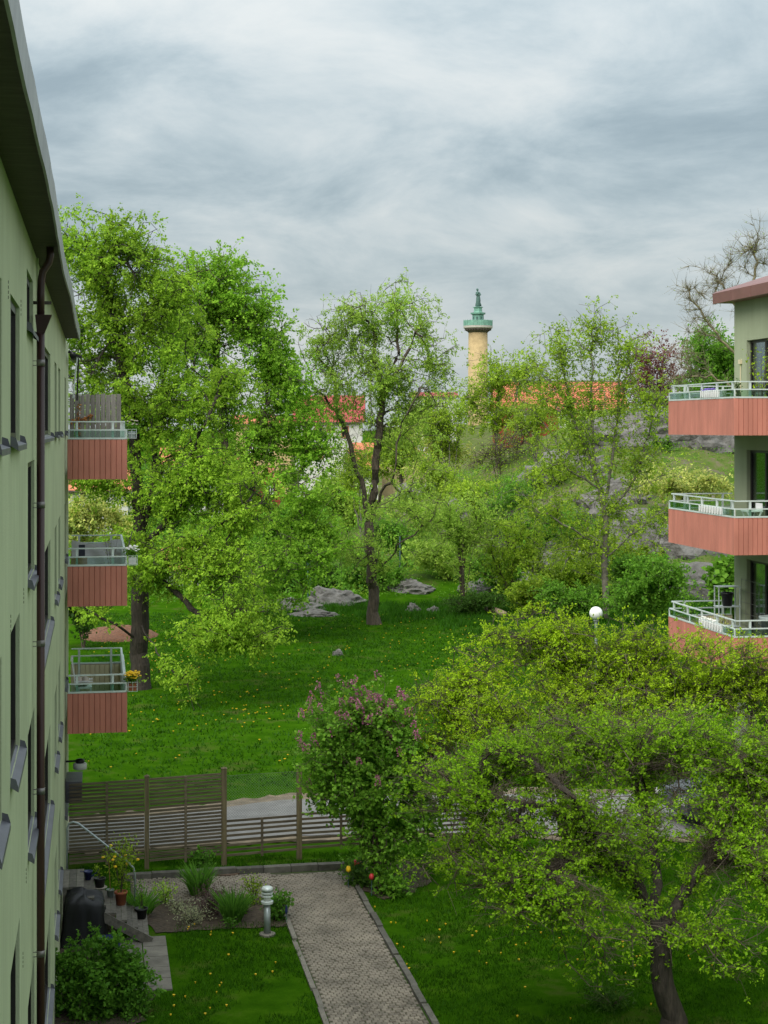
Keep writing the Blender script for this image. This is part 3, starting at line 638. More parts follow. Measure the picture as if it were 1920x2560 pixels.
# ------------------------------------------------------------------ vegetation
def unit(a): return a / np.maximum(np.linalg.norm(a, axis=-1, keepdims=True), 1e-9)
def lobes_px(lst, d, rd=None):
    """(px, py, rx, ry[, depth offset, depth radius, weight]) in photo pixels at distance d -> ellipsoids in metres"""
    out = []
    for q in lst:
        px_, py_, rx, ry = q[:4]; dd = d + (q[4] if len(q) > 4 else 0)
        k = dd / FPX; rdep = q[5] if len(q) > 5 and q[5] else (rd or (rx + ry) / 2 * k)
        out.append((np.array(at(px_, py_, dd)), rx * k, rdep, ry * k, q[6] if len(q) > 6 else 1.0))
    return out
def sample_lobes(lobes, n, rng, shell=0.45):
    w = np.array([(a * b_ * c_) ** .8 * wt for _, a, b_, c_, wt in lobes]); w /= w.sum(); k = rng.choice(len(lobes), n, p=w)
    u = unit(rng.normal(size=(n, 3))) * (rng.random((n, 1)) ** shell)
    cen = np.array([l[0] for l in lobes])[k]; rad = np.array([[l[1], l[2], l[3]] for l in lobes])[k]; q = u * rad
    return cen + np.stack([q[:, 0] * CS + q[:, 1] * SN, q[:, 1] * CS - q[:, 0] * SN, q[:, 2]], -1)
def grow(limbs, attract, rng, step=.4, wander=.06, lead=.35, up=.05):
    P, par, D = [], [], []
    def push(p, parent):
        p = np.asarray(p, float); P.append(p); par.append(parent)
        D.append(unit(p - P[parent]) if parent >= 0 else np.array([0, 0, 1.0])); return len(P) - 1
    for li, limb in enumerate(limbs):
        pts = [np.array(q, float) for q in limb]
        if li == 0: cur = push(pts[0], -1)
        else:
            arr = np.array(P); cur = int(np.argmin(np.linalg.norm(arr - pts[0], axis=1)))
        for q in pts[1:]:
            a = P[cur]; n = max(1, int(np.linalg.norm(q - a) / step))
            for i in range(1, n + 1):
                cur = push(a + (q - a) * i / n + rng.normal(size=3) * wander * (.7 if i < n else .2), cur)
    base = np.array(P); dist = np.array([np.min(np.linalg.norm(base - p, axis=1)) for p in attract])
    cap = len(P) + len(attract) * 30
    AP = np.zeros((cap, 3)); AD = np.zeros((cap, 3)); AP[:len(P)] = P; AD[:len(P)] = D; tips = []
    for k in np.argsort(dist):
        p = attract[k]; n = len(P); v = p - AP[:n]; d = np.linalg.norm(v, axis=1) + 1e-6
        cosv = np.einsum('ij,ij->i', v, AD[:n]) / d
        cost = d * (1.5 - .62 * cosv); cost[0] += 3
        j = int(np.argmin(cost)); a = AP[j].copy(); dj = d[j]
        if dj < .08: tips.append(j); continue
        c = a + AD[j] * dj * lead + np.array([0, 0, up * dj]); m = max(1, min(24, int(dj / step))); cur = j
        for i in range(1, m + 1):
            t = i / m; q = a * (1 - t) ** 2 + 2 * c * t * (1 - t) + p * t * t
            if i < m: q = q + rng.normal(size=3) * wander
            cur = push(q, cur); AP[cur] = P[cur]; AD[cur] = D[cur]
        tips.append(cur)
    return np.array(P), np.array(par), np.array(D), np.array(tips)
def branch_radii(P, par, tips, base_r, tip_r):
    n = len(P); c = np.zeros(n); np.add.at(c, tips, 1)
    for i in range(n - 1, 0, -1): c[par[i]] += max(c[i], .0)
    c = np.maximum(c, 1); t = np.log(c) / max(math.log(c[0]), 1e-6)
    return tip_r * (base_r / tip_r) ** (t ** 1.25)
def tubes(A, B, ra, rb, da, db, n):
    def ring(p, d, r):
        u = unit(np.cross(d, np.where(np.abs(d[:, 2:3]) > .9, np.array([[1., 0, 0]]), np.array([[0, 0, 1.]])))); w = np.cross(d, u)
        ang = np.arange(n) * 2 * np.pi / n
        return p[:, None] + r[:, None, None] * (np.cos(ang)[None, :, None] * u[:, None] + np.sin(ang)[None, :, None] * w[:, None])
    m = len(A); v = np.concatenate([ring(A, da, ra), ring(B, db, rb)], 1).reshape(-1, 3)
    k = np.arange(n); f = np.stack([k, (k + 1) % n, n + (k + 1) % n, n + k], -1)[None] + (np.arange(m) * 2 * n)[:, None, None]
    return v, f.reshape(-1)
NSIDE = ((.07, 9, 10), (.03, .07, 5), (0, .03, 3))
def branch_mesh(name, P, par, D, r, matl, extra=None, lo_=0.0, hi_=99.0):
    i = np.arange(1, len(P)); p = par[i]; first = np.full(len(P), -1)
    for k in i[::-1]: first[par[k]] = k if first[par[k]] < 0 or r[k] > r[first[par[k]]] else first[par[k]]
    main = first[p] == i; e = unit(P[i] - P[p])
    ra = np.where(main, r[p], np.minimum(r[i] * 1.15, r[p])); da = np.where(main[:, None] & (p > 0)[:, None], D[p], e)
    V, F, off = [], [], 0
    for lo, hi, n in NSIDE:
        s = (ra > lo) & (ra <= hi) & (ra > lo_) & (ra <= hi_)
        if s.any():
            v, f = tubes(P[p][s], P[i][s], ra[s], r[i][s], da[s], D[i][s], n); V.append(v); F.append(f + off); off += len(v)
    if extra is not None:
        A, B, rad = extra; e = unit(B - A); v, f = tubes(A, B, np.full(len(A), rad), np.full(len(A), rad * .5), e, e, 3); V.append(v); F.append(f + off)
    if not V: return None
    return npmesh(name, np.concatenate(V), np.concatenate(F), 4, matl, True)
def leaf_mesh(name, C, A, Nn, ln, wd, matl):
    """one bent, pointed blade per leaf: base, side, tip, side"""
    Bn = unit(np.cross(Nn, A)); Nn = np.cross(A, Bn); ln = ln[:, None]; wd = wd[:, None]
    v = np.stack([C, C + A * ln * .45 + Bn * wd * .5 - Nn * wd * .12, C + A * ln - Nn * ln * .15, C + A * ln * .45 - Bn * wd * .5 - Nn * wd * .12], 1).reshape(-1, 3)
    return npmesh(name, v, np.arange(len(v), dtype=np.int32), 4, matl, False)
def clump(p, s=1.0, o=0.0):
    x_, y_, z_ = p[:, 0] * s + o, p[:, 1] * s, p[:, 2] * s
    return (np.sin(1.7 * x_ + 1.1 * y_ + .4) * np.sin(1.3 * y_ - .9 * z_ + 1.9) + np.sin(2.1 * z_ + 1.2 * x_ + 2.7) * np.cos(1.6 * x_ - 1.4 * y_) + .7 * np.sin(3.7 * x_ - 2.9 * z_ + 1) * np.sin(3.3 * y_ + 2.4 * z_)) / 1.6
def twigs_and_leaves(P, par, D, tips, rng, ntw, tl, per, size, droop=.2, outward=None, spread=.9, back=5, leafy=1.0, tmin=.15, flat=1.0, gap=-9, gs=1.0):
    """ntw twigs per branch end, each carrying per leaves; returns twig ends and leaf frames"""
    k = np.repeat(tips, ntw); hop = rng.integers(0, back + 1, len(k))
    for _ in range(back): k = np.where((hop > 0) & (par[k] > 0), par[k], k); hop = hop - 1
    A = P[k] + rng.normal(size=(len(k), 3)) * .03
    d = unit(D[k] * .55 + rng.normal(size=(len(k), 3)) * spread * .6 + np.array([0, 0, .12 - droop])); d[:, 2] *= flat; d = unit(d)
    L = tl * rng.uniform(.45, 1.15, (len(k), 1)); B = A + d * L
    sel = np.arange(len(k))[rng.random(len(k)) < leafy]
    if gap > -5: sel = sel[clump(B[sel], gs) + rng.normal(size=len(sel)) * .12 > gap]
    j = np.repeat(sel, per); t = rng.uniform(tmin, 1.05, (len(j), 1))
    C = A[j] + d[j] * L[j] * t + rng.normal(size=(len(j), 3)) * size * .35
    ax = unit(d[j] * .6 + rng.normal(size=(len(j), 3)) * .7 + np.array([0, 0, -droop]))
    nn = unit(rng.normal(size=(len(j), 3)) * .75 + np.array([0, 0, 1.0]))
    s = size * rng.uniform(.55, 1.25, len(j))
    return A, B, C, ax, nn, s
def tree(name, label, limbs, lobes, natt, leafkey, seed, base_r=.25, tip_r=.012, ntw=5, tl=.55, per=9, size=.13, aspect=.62, bark='bark',
         droop=.2, step=.45, wander=.06, shell=.45, group=None, up=.05, spread=.9, twig_r=.006, back=4, cat='tree', bare=0.0, lead=.35, blooms=None, parts=('trunk', 'crown'), twigmat=None, split=.025, leafy=1.0, tmin=.15, flat=1.0, gap=-9, gs=1.0):
    rng = np.random.default_rng(seed); o = thing(name, label, cat, group)
    att = sample_lobes(lobes, natt, rng, shell)
    P, par, D, tips = grow([[tuple(q) for q in l] for l in limbs], att, rng, step, wander, lead, up)
    r = branch_radii(P, par, tips, base_r, tip_r)
    zb = P[0, 2]; flare = 1 + .55 * np.exp(-np.maximum(P[:, 2] - zb, 0) / .35); r = np.where(np.arange(len(P)) < 40, r * flare, r)
    A, B, C, ax, nn, s = twigs_and_leaves(P, par, D, tips, rng, ntw, tl, per, size, droop, spread=spread, back=back, leafy=leafy, tmin=tmin, flat=flat, gap=gap, gs=gs)
    if not (twigmat or bark == 'twig' or bare): A, B = A[::3], B[::3]      # leafy crowns hide most of the finest twigs
    if twigmat:
        link(parts[0], branch_mesh(parts[0], P, par, D, r, M[bark], None, split), o)
        link('twigs', branch_mesh('twigs', P, par, D, r, M[twigmat], (A, B, twig_r), 0, split), o, kind='stuff')
    else: link(parts[0], branch_mesh(parts[0], P, par, D, r, M[bark], (A, B, twig_r)), o)
    if per and bare < 1:
        keep = rng.random(len(C)) >= bare; C, ax, nn, s = C[keep], ax[keep], nn[keep], s[keep]
        link(parts[1], leaf_mesh(parts[1], C, ax, nn, s, s * aspect, LF[leafkey]), o, kind='stuff')
    return o, P, tips, rng
def G(px, d, dz=0.0): p = onhill(px, d); return (p.x, p.y, p.z + dz - .1)
def A_(pts, d, jit=0.0): return [tuple(at(px_, py_, d + (q[0] if q else 0))) for px_, py_, *q in pts]

# big elm on the left, dark trunk beside the balconies
D1 = 62.5
t1 = [G(346, D1)] + A_([(348, 1600), (350, 1480), (352, 1380), (350, 1290)], D1)
limbs = [t1, A_([(350, 1290), (338, 1180), (336, 1080), (315, 960), (290, 830), (270, 700), (290, 600)], D1), A_([(352, 1330), (385, 1220), (392, 1090), (400, 980, 1), (430, 850, 2), (400, 720, 2)], D1),
         A_([(352, 1380), (420, 1290, -1), (450, 1180, -2), (520, 1050, -2), (560, 930, -1)], D1), A_([(350, 1470), (440, 1390, -2), (520, 1330, -3), (620, 1270, -3)], D1),
         A_([(348, 1600), (290, 1560, -1), (230, 1530, -1), (180, 1500)], D1), A_([(352, 1400), (440, 1480, -2), (520, 1560, -3), (600, 1610, -3)], D1), A_([(348, 1560), (400, 1640, -3), (450, 1700, -4)], D1), A_([(345, 1250), (260, 1200, -1), (180, 1190, 1)], D1)]
lob = lobes_px([(270, 640, 150, 130), (420, 700, 90, 90), (190, 840, 100, 150), (390, 800, 150, 130), (330, 1000, 190, 130), (540, 1000, 130, 110), (480, 1200, 190, 110, -1), (620, 1250, 110, 80, -2), (250, 1190, 110, 90), (420, 1400, 190, 90, -2), (560, 1440, 130, 90, -3), (230, 1480, 90, 70), (600, 1540, 120, 75, -3), (520, 1590, 110, 55, -4), (660, 1590, 80, 40, -4, None, .7), (440, 1690, 75, 45, -4, 1.2, .35), (480, 1760, 50, 35, -4, 1.0, .3), (150, 600, 40, 90)], D1, None)
tree('elm_tree', 'tall leafy tree with dark trunk beside the left balconies', limbs, lob, 2300, 'elm', 1, .35, .012, 7, .62, 12, .122, .6, 'barkdark', .25, group='lawn trees', gap=-.48, gs=.8, tmin=.4, flat=.7)
# lime tree just behind it
D2 = 79
limbs = [[G(590, D2)] + A_([(590, 1450), (592, 1300), (595, 1150)], D2), A_([(592, 1300), (560, 1100), (540, 900), (545, 720)], D2), A_([(592, 1250), (650, 1080), (680, 920)], D2), A_([(592, 1350), (690, 1230), (780, 1150)], D2), A_([(592, 1420), (700, 1360), (790, 1330, -2)], D2), A_([(595, 1200), (500, 1020), (460, 880)], D2)]
lob = lobes_px([(540, 750, 150, 140), (450, 720, 80, 100), (620, 800, 110, 110), (640, 880, 120, 110), (765, 1060, 75, 80), (730, 950, 70, 80), (690, 1010, 120, 110), (470, 860, 110, 120), (620, 1130, 170, 110), (760, 1240, 115, 95, -2), (700, 1390, 150, 95, -3), (820, 1360, 75, 70, -3), (560, 1320, 150, 110), (640, 1500, 120, 60, -3), (800, 1120, 60, 60)], D2)
tree('lime_tree', 'bright green lime tree behind the dark trunked one', limbs, lob, 1900, 'lime', 2, .34, .012, 6, .72, 12, .135, .8, 'bark', .25, group='lawn trees', gap=-.5, gs=.75, tmin=.4, flat=.7)
# tree in the middle of the lawn
D3 = 82.5
limbs = [[G(936, D3)] + A_([(934, 1500), (930, 1400), (924, 1330), (930, 1250), (940, 1150), (950, 1050), (955, 980)], D3), A_([(926, 1330), (905, 1200), (875, 1110), (845, 1030, 1), (838, 960, 1), (810, 860, 1)], D3),
         A_([(952, 1040), (975, 950, -1), (1010, 890, -1), (1040, 830, -1)], D3), A_([(955, 980), (935, 890), (940, 800)], D3), A_([(935, 1290), (985, 1180, -2), (1000, 1060, -2), (1050, 980, -2)], D3), A_([(845, 1030, 1), (780, 960, 0), (760, 900, 0)], D3), A_([(935, 1450), (1010, 1350, -2), (1080, 1300, -2)], D3), A_([(955, 980), (1000, 880), (990, 770)], D3)]
lob = lobes_px([(890, 800, 105, 75), (1000, 780, 105, 80), (1075, 860, 75, 75), (815, 860, 80, 80), (930, 920, 160, 90), (1060, 970, 105, 85), (820, 980, 80, 70), (950, 1060, 150, 70, 0, None, .6), (1040, 1110, 100, 70, 0, None, .6), (860, 1130, 70, 60, 0, None, .5), (1010, 1280, 110, 70, -2, None, .7), (880, 1390, 85, 55, -2), (1080, 1200, 80, 60, -2, None, .5)], D3)
tree('lawn_tree', 'slender grey green tree alone in the middle of the lawn', limbs, lob, 1300, 'ash', 3, .27, .010, 5, .68, 12, .125, .55, 'bark', .2, gap=-.25, gs=.8, tmin=.4, wander=.10, group='lawn trees')
# thin sycamore in front of the hill
D4 = 85
limbs = [[G(1510, D4)] + A_([(1512, 1450), (1514, 1350), (1510, 1270), (1490, 1200), (1470, 1120)], D4), A_([(1512, 1280), (1530, 1160), (1545, 1050), (1550, 930), (1545, 820)], D4), A_([(1490, 1190), (1480, 1050), (1478, 900), (1485, 760)], D4), A_([(1480, 1140), (1430, 1040), (1410, 930), (1400, 830)], D4),
         A_([(1512, 1300), (1600, 1180), (1630, 1050), (1640, 960)], D4), A_([(1500, 1220), (1400, 1160), (1330, 1080)], D4), A_([(1512, 1380), (1430, 1320, -1), (1330, 1270, -1)], D4), A_([(1513, 1400), (1590, 1330, -1), (1660, 1270, -1)], D4), A_([(1545, 1050), (1575, 950), (1570, 860)], D4)]
lob = lobes_px([(1485, 830, 80, 90), (1400, 880, 100, 90), (1560, 880, 90, 90), (1350, 990, 110, 90), (1480, 1000, 140, 100), (1620, 1010, 100, 100), (1440, 1130, 150, 80), (1600, 1160, 100, 80), (1370, 1260, 130, 80), (1540, 1280, 130, 70), (1640, 1300, 70, 70), (1430, 1380, 120, 70)], D4)
tree('sycamore', 'thin twiggy young leaved tree in front of the rocky hill', limbs, lob, 1500, 'bud', 4, .17, .010, 5, .62, 7, .12, .8, 'barkgrey', .05, shell=.6, up=.18, group='hillside trees', leafy=.7, tmin=.65)
# smaller trees at the foot of the hill
def small(name, label, px_, d, lobs, natt, leaf, seed, **kw):
    base = G(px_, d); ptop = lobs[0]; c = at(ptop[0], ptop[1], d); mid = tuple(Vector(base).lerp(Vector(c), .5) + Vector((random.uniform(-.3, .3), random.uniform(-.3, .3), 0)))
    limbs = [[base, mid, tuple(c)]]
    for i in range(kw.pop('stems', 1) - 1):
        off = Vector((random.uniform(-.6, .6), random.uniform(-.5, .5), 0)); limbs.append([base, tuple(Vector(mid) + off * 1.5), tuple(Vector(c) + off * 3)])
    return tree(name, label, limbs, lobes_px(lobs, d), natt, leaf, seed, **kw)
small('small_tree', 'small tree on two crooked stems at the far lawn edge', 1160, 89, [(1150, 1340, 85, 80), (1110, 1290, 60, 60), (1200, 1290, 60, 70)], 240, 'ash', 5, stems=3, base_r=.12, ntw=5, per=8, size=.13, group='hillside trees', up=.1)
small('small_tree', 'bushy young tree between the two stemmed tree and the sycamore', 1295, 91, [(1290, 1340, 90, 80), (1240, 1400, 60, 60), (1350, 1420, 70, 60)], 300, 'bud', 6, stems=4, base_r=.10, ntw=5, per=8, size=.13, group='hillside trees', up=.1)
small('birch_tree', 'yellow green birch in front of the column', 1240, 138, [(1250, 930, 90, 70), (1170, 990, 55, 60), (1320, 930, 70, 55), (1230, 1030, 90, 55)], 420, 'bud', 7, stems=4, base_r=.2, ntw=5, tl=.9, per=7, size=.2, bark='barkgrey', group='hillside trees', up=.15)
small('copper_leaved_tree', 'reddish tree with pale stems left of the right block', 1640, 146, [(1640, 900, 85, 75), (1600, 970, 60, 60), (1690, 980, 55, 60)], 380, 'red', 8, stems=6, base_r=.16, ntw=5, tl=.9, per=4, size=.22, bark='birch', group='hillside trees', up=.15, tip_r=.02, twig_r=.012)
small('dense_tree', 'dark green round tree against the right block wall', 1775, 138, [(1780, 880, 75, 85), (1750, 980, 80, 60), (1830, 930, 60, 90)], 420, 'mid', 9, stems=3, base_r=.25, ntw=6, tl=.9, per=10, size=.24, bark='barkgrey', group='hillside trees')
D5 = 118
limbs = [[G(1900, D5)] + A_([(1890, 1080), (1885, 1000), (1890, 900)], D5), A_([(1885, 1000), (1780, 935), (1700, 945), (1650, 950)], D5), A_([(1890, 940), (1800, 850), (1740, 760), (1705, 700)], D5), A_([(1890, 900), (1880, 760), (1890, 620), (1900, 545)], D5), A_([(1890, 860), (1830, 740), (1790, 690), (1740, 665)], D5), A_([(1890, 800), (1960, 700), (2000, 620)], D5), A_([(1800, 850), (1750, 830), (1720, 830)], D5)]
lob = lobes_px([(1720, 720, 45, 60), (1790, 730, 70, 60), (1880, 620, 60, 75), (1740, 800, 55, 40), (1830, 660, 60, 60), (1960, 650, 60, 80), (1720, 900, 60, 60), (1700, 960, 50, 30)], D5)
tree('bare_tree', 'bare branched tree rising behind the right block roof', limbs, lob, 420, 'bud', 10, .20, .015, 7, .9, 1, .10, .6, 'barkolive', 0, shell=.6, twig_r=.010, up=.1, bare=.7, group='hillside trees', wander=.12)

def bush(name, label, px_, d, lobs, natt, leaf, seed, z=None, cat='shrub', **kw):
    base = G(px_, d) if z is None else tuple(col_at(px_, d, z)); rng = random.Random(seed); limbs = []
    c0 = at(lobs[0][0], lobs[0][1], d)
    for i in range(kw.pop('stems', 5)):
        off = Vector((rng.uniform(-1, 1), rng.uniform(-1, 1), 0)) * lobs[0][2] * d / FPX * .45
        limbs.append([base, tuple(Vector(base).lerp(c0, .55) + off * .6), tuple(c0 + off)])
    kw.setdefault('base_r', .05); kw.setdefault('step', .3); kw.setdefault('parts', ('stems', 'foliage')); kw.setdefault('tip_r', .006); kw.setdefault('twig_r', .004)
    if d > 60: natt = int(natt * .72); kw['size'] = kw.get('size', .13) * 1.1
    return tree(name, label, limbs, lobes_px(lobs, d), natt, leaf, seed, cat=cat, **kw)
bush('dark_shrub', 'dense dark green shrub below the upper balconies at right', 1640, 82, [(1640, 1450, 100, 70), (1570, 1490, 60, 50)], 300, 'mid', 11, ntw=6, per=10, size=.15, tl=.4, group='hillside shrubs')
bush('maple_shrub', 'broad leaved shrub against the right block corner', 1815, 64, [(1810, 1460, 40, 75), (1840, 1480, 40, 90)], 150, 'mid', 12, ntw=5, per=8, size=.22, aspect=.95, tl=.4, group='hillside shrubs')
bush('evergreen_shrub', 'very dark shrub left of the lawn tree trunk', 770, 99, [(780, 1430, 90, 55), (720, 1450, 70, 50)], 330, 'dark', 13, ntw=6, per=6, size=.18, tl=.4, group='hillside shrubs')
bush('evergreen_shrub', 'dark shrub right behind the lawn tree trunk', 910, 97, [(905, 1430, 95, 60), (980, 1440, 55, 50)], 330, 'mid', 14, ntw=6, per=6, size=.18, tl=.4, group='hillside shrubs')
bush('pale_shrub', 'pale yellow blossoming shrub on the hill left of the middle right balcony', 1680, 104, [(1690, 1200, 110, 40), (1620, 1215, 60, 35), (1780, 1220, 60, 40)], 320, 'pale', 15, ntw=5, per=6, size=.18, tl=.4, group='hillside shrubs')
bush('lilac_shrub', 'small purple flowering shrub far up the hill', 1640, 128, [(1640, 1065, 40, 30), (1600, 1085, 35, 22)], 90, 'lilacbloom', 16, ntw=4, per=7, size=.22, tl=.5, group='hillside shrubs')
bush('green_shrub', 'fresh green shrub below the purple flowering one', 1660, 122, [(1650, 1110, 70, 32), (1590, 1120, 50, 30)], 200, 'mid', 17, ntw=5, per=9, size=.2, tl=.5, group='hillside shrubs')
bush('brown_shrub', 'leafless brown thicket below the red tiled house', 1250, 122, [(1250, 1125, 75, 40), (1300, 1100, 50, 40), (1200, 1150, 45, 30)], 330, 'bud', 18, ntw=7, per=1, size=.12, tl=.7, bark='twig', tip_r=.015, twig_r=.010, group='hillside shrubs')
bush('pale_shrub', 'cream flecked shrub below the column', 1095, 130, [(1090, 1090, 60, 55), (1140, 1130, 45, 40), (1060, 1160, 50, 30)], 330, 'pale', 19, ntw=5, per=7, size=.2, tl=.5, group='hillside shrubs')
bush('low_shrub', 'sprawling light green shrub on the slope right of the lawn tree', 1090, 108, [(1060, 1290, 90, 45), (1130, 1270, 70, 40), (1000, 1260, 60, 45)], 330, 'ash', 20, ntw=5, per=8, size=.14, tl=.4, group='hillside shrubs')
bush('low_shrub', 'leafy shrub around the foot of the sycamore', 1450, 83.5, [(1440, 1500, 90, 40), (1380, 1490, 60, 40), (1520, 1510, 50, 30)], 240, 'mid', 21, ntw=5, per=8, size=.13, tl=.35, group='hillside shrubs')
bush('low_shrub', 'leafy shrub on the slope behind the sycamore trunk', 1560, 96, [(1560, 1370, 80, 50), (1480, 1350, 70, 40), (1620, 1390, 50, 40)], 260, 'bud', 22, ntw=5, per=7, size=.14, tl=.4, group='hillside shrubs')
bush('low_shrub', 'dense low shrub at the foot of the two stemmed tree', 1170, 86.5, [(1165, 1505, 70, 22), (1230, 1500, 50, 22)], 160, 'dark', 23, ntw=6, per=9, size=.12, tl=.3, group='hillside shrubs')
bush('pale_shrub', 'pale shrub seen between the two upper left balconies', 230, 100, [(220, 1280, 70, 60), (300, 1300, 60, 60), (170, 1330, 40, 60)], 380, 'pale', 24, ntw=5, per=9, size=.18, tl=.4, group='garden shrubs beyond the lawn')
bush('dark_shrub', 'dark shrub seen between the two lower left balconies', 210, 74, [(210, 1480, 70, 60), (150, 1500, 60, 70)], 260, 'dark', 25, ntw=6, per=6, size=.18, tl=.4, group='garden shrubs beyond the lawn')
for i, (px_, d, lb, nn_, lf, lab) in enumerate((
    (1120, 100, [(1120, 1390, 80, 40), (1060, 1380, 60, 40)], 260, 'ash', 'light shrub on the slope above the two stemmed tree'),
    (1320, 100, [(1330, 1330, 80, 60), (1390, 1300, 60, 50)], 300, 'mid', 'leafy shrub in mid slope left of the sycamore trunk'),
    (1200, 112, [(1210, 1230, 90, 40), (1150, 1240, 60, 35)], 260, 'bud', 'yellow green shrub above the sprawling light green one'),
    (1400, 116, [(1400, 1180, 80, 40), (1340, 1190, 60, 40)], 240, 'bud', 'sparse shrub behind the sycamore crown'),
    (1010, 104, [(1000, 1340, 80, 45), (950, 1320, 60, 40)], 260, 'mid', 'shrub on the slope right behind the lawn tree'),
    (1260, 95, [(1250, 1430, 80, 45), (1200, 1410, 60, 40)], 240, 'mid', 'green shrub behind the two stemmed tree'),
    (1420, 92, [(1420, 1430, 80, 45), (1470, 1410, 60, 40)], 240, 'bud', 'yellow green shrub left of the sycamore trunk'),
    (1590, 90, [(1600, 1430, 60, 45), (1560, 1410, 60, 40)], 220, 'mid', 'green shrub right of the sycamore trunk'),
    (1450, 103, [(1450, 1320, 70, 45), (1400, 1300, 60, 40)], 220, 'mid', 'dark green shrub in mid slope behind the sycamore'),
    (1340, 87, [(1340, 1470, 60, 40), (1290, 1490, 50, 30)], 200, 'bud', 'fresh shrub at the hill foot left of the sycamore'))):
    bush('hill_shrub', lab, px_, d, lb, nn_, lf, 140 + i, ntw=5, per=6, size=.17, tl=.45, group='hillside shrubs')
for i, (px_, d, lb, nn_, lf, sz, lab) in enumerate((
    (1130, 128, [(1120, 1040, 70, 60), (1080, 1080, 50, 40)], 240, 'bud', .17, 'young tree at the foot of the column'),
    (1340, 132, [(1340, 1040, 70, 50), (1300, 1070, 50, 35)], 240, 'bud', .17, 'young tree hiding the red house wall'),
    (1450, 125, [(1450, 1060, 70, 45), (1510, 1070, 50, 40)], 240, 'ash', .16, 'young tree before the right half of the red house'),
    (1560, 128, [(1560, 1040, 60, 50), (1600, 1060, 40, 35)], 220, 'bud', .16, 'young tree below the reddish tree'),
    (1080, 115, [(1070, 1180, 60, 50), (1120, 1200, 50, 40)], 220, 'bud', .15, 'young tree left of the leafless thicket'),
    (1280, 105, [(1280, 1240, 70, 60), (1240, 1280, 50, 40)], 240, 'mid', .14, 'young tree in mid slope below the leafless thicket'),
    (910, 118, [(905, 1150, 60, 60), (870, 1190, 50, 50)], 240, 'bud', .15, 'young tree hiding the small orange roof'),
    (1010, 170, [(1060, 1030, 60, 45), (1010, 1060, 45, 40)], 220, 'ash', .2, 'pale tree before the narrow white house'))):
    small('young_tree', lab, px_, d, lb, nn_, lf, 170 + i, stems=4, base_r=.09, ntw=5, per=7, size=sz, tl=.6, group='hillside trees', up=.12, bark='barkgrey', tip_r=.012, twig_r=.007)
# backdrop of garden trees between lawn and the far houses
for i, (px_, d, lb, nn_, lf, lab) in enumerate((
    (430, 128, [(430, 1250, 80, 70), (380, 1200, 60, 60)], 260, 'mid', 'mid green garden tree seen behind the dark trunk'),
    (860, 125, [(870, 1250, 70, 55), (830, 1220, 50, 40)], 230, 'ash', 'grey green garden tree left of the lawn tree fork'),
    (1000, 150, [(1000, 1110, 60, 60), (960, 1150, 50, 40)], 230, 'bud', 'yellow green garden tree right of the lawn tree fork'),
    (760, 122, [(740, 1330, 90, 45), (680, 1300, 60, 40)], 230, 'mid', 'low garden tree behind the mesh fence'),
    (520, 150, [(520, 1160, 60, 50), (470, 1120, 50, 50)], 220, 'mid', 'garden tree in front of the red barn'))):
    small('garden_tree', lab, px_, d, lb, nn_, lf, 40 + i, stems=3, base_r=.2, ntw=5, per=9, size=.24, tl=.8, group='garden trees beyond the lawn')

# lilac at the fence
o, P, tips, rng = bush('lilac_bush', 'tall lilac bush with purple flower spikes beside the fence', 955, 35.4, [(865, 1820, 125, 115), (795, 1920, 70, 85), (950, 1790, 110, 95), (900, 1960, 140, 95), (960, 2070, 110, 90), (815, 2010, 55, 45), (1030, 1900, 110, 110), (1040, 2040, 90, 80)], 760, 'lilac', 30, z=0, stems=7, ntw=6, per=8, size=.09, aspect=.8, tl=.26, step=.22, bark='twig', base_r=.07, tip_r=.006, twig_r=.003, group='shrubs around the yard')
flower = []
hi = [t for t in tips if P[t][2] > 1.5]; hi.sort(key=lambda t: -P[t][2] * .7 + .55 * P[t][1] + .25 * P[t][0] + .5 * rng.normal())
lc = bpy.data.meshes.new('bloom')
C, AX, NN, SS = [], [], [], []
bl_me = []
for v in range(4):
    r_ = np.random.default_rng(90 + v); n = 46; t = r_.random(n); ang = r_.random(n) * 6.28; rad = .045 * (1 - t * .75)
    C = np.stack([np.cos(ang) * rad, np.sin(ang) * rad, t * .17], -1); ax = unit(np.stack([np.cos(ang), np.sin(ang), np.full(n, .4)], -1) + r_.normal(size=(n, 3)) * .3)
    bl_me.append(leaf_mesh('bloom', C, ax, unit(r_.normal(size=(n, 3))), np.full(n, .035), np.full(n, .025), LF['lilacbloom']))
for i, t in enumerate(hi[:85]):
    b = link('bloom', bl_me[i % 4], o, tuple(P[t] + np.array([-.02, -.06, .03])), random.uniform(0, 6), kind='stuff'); b.scale = (1.15, 1.15, 1.15); b.rotation_euler = (random.uniform(-.5, .5), random.uniform(-.5, .5), random.uniform(0, 6))

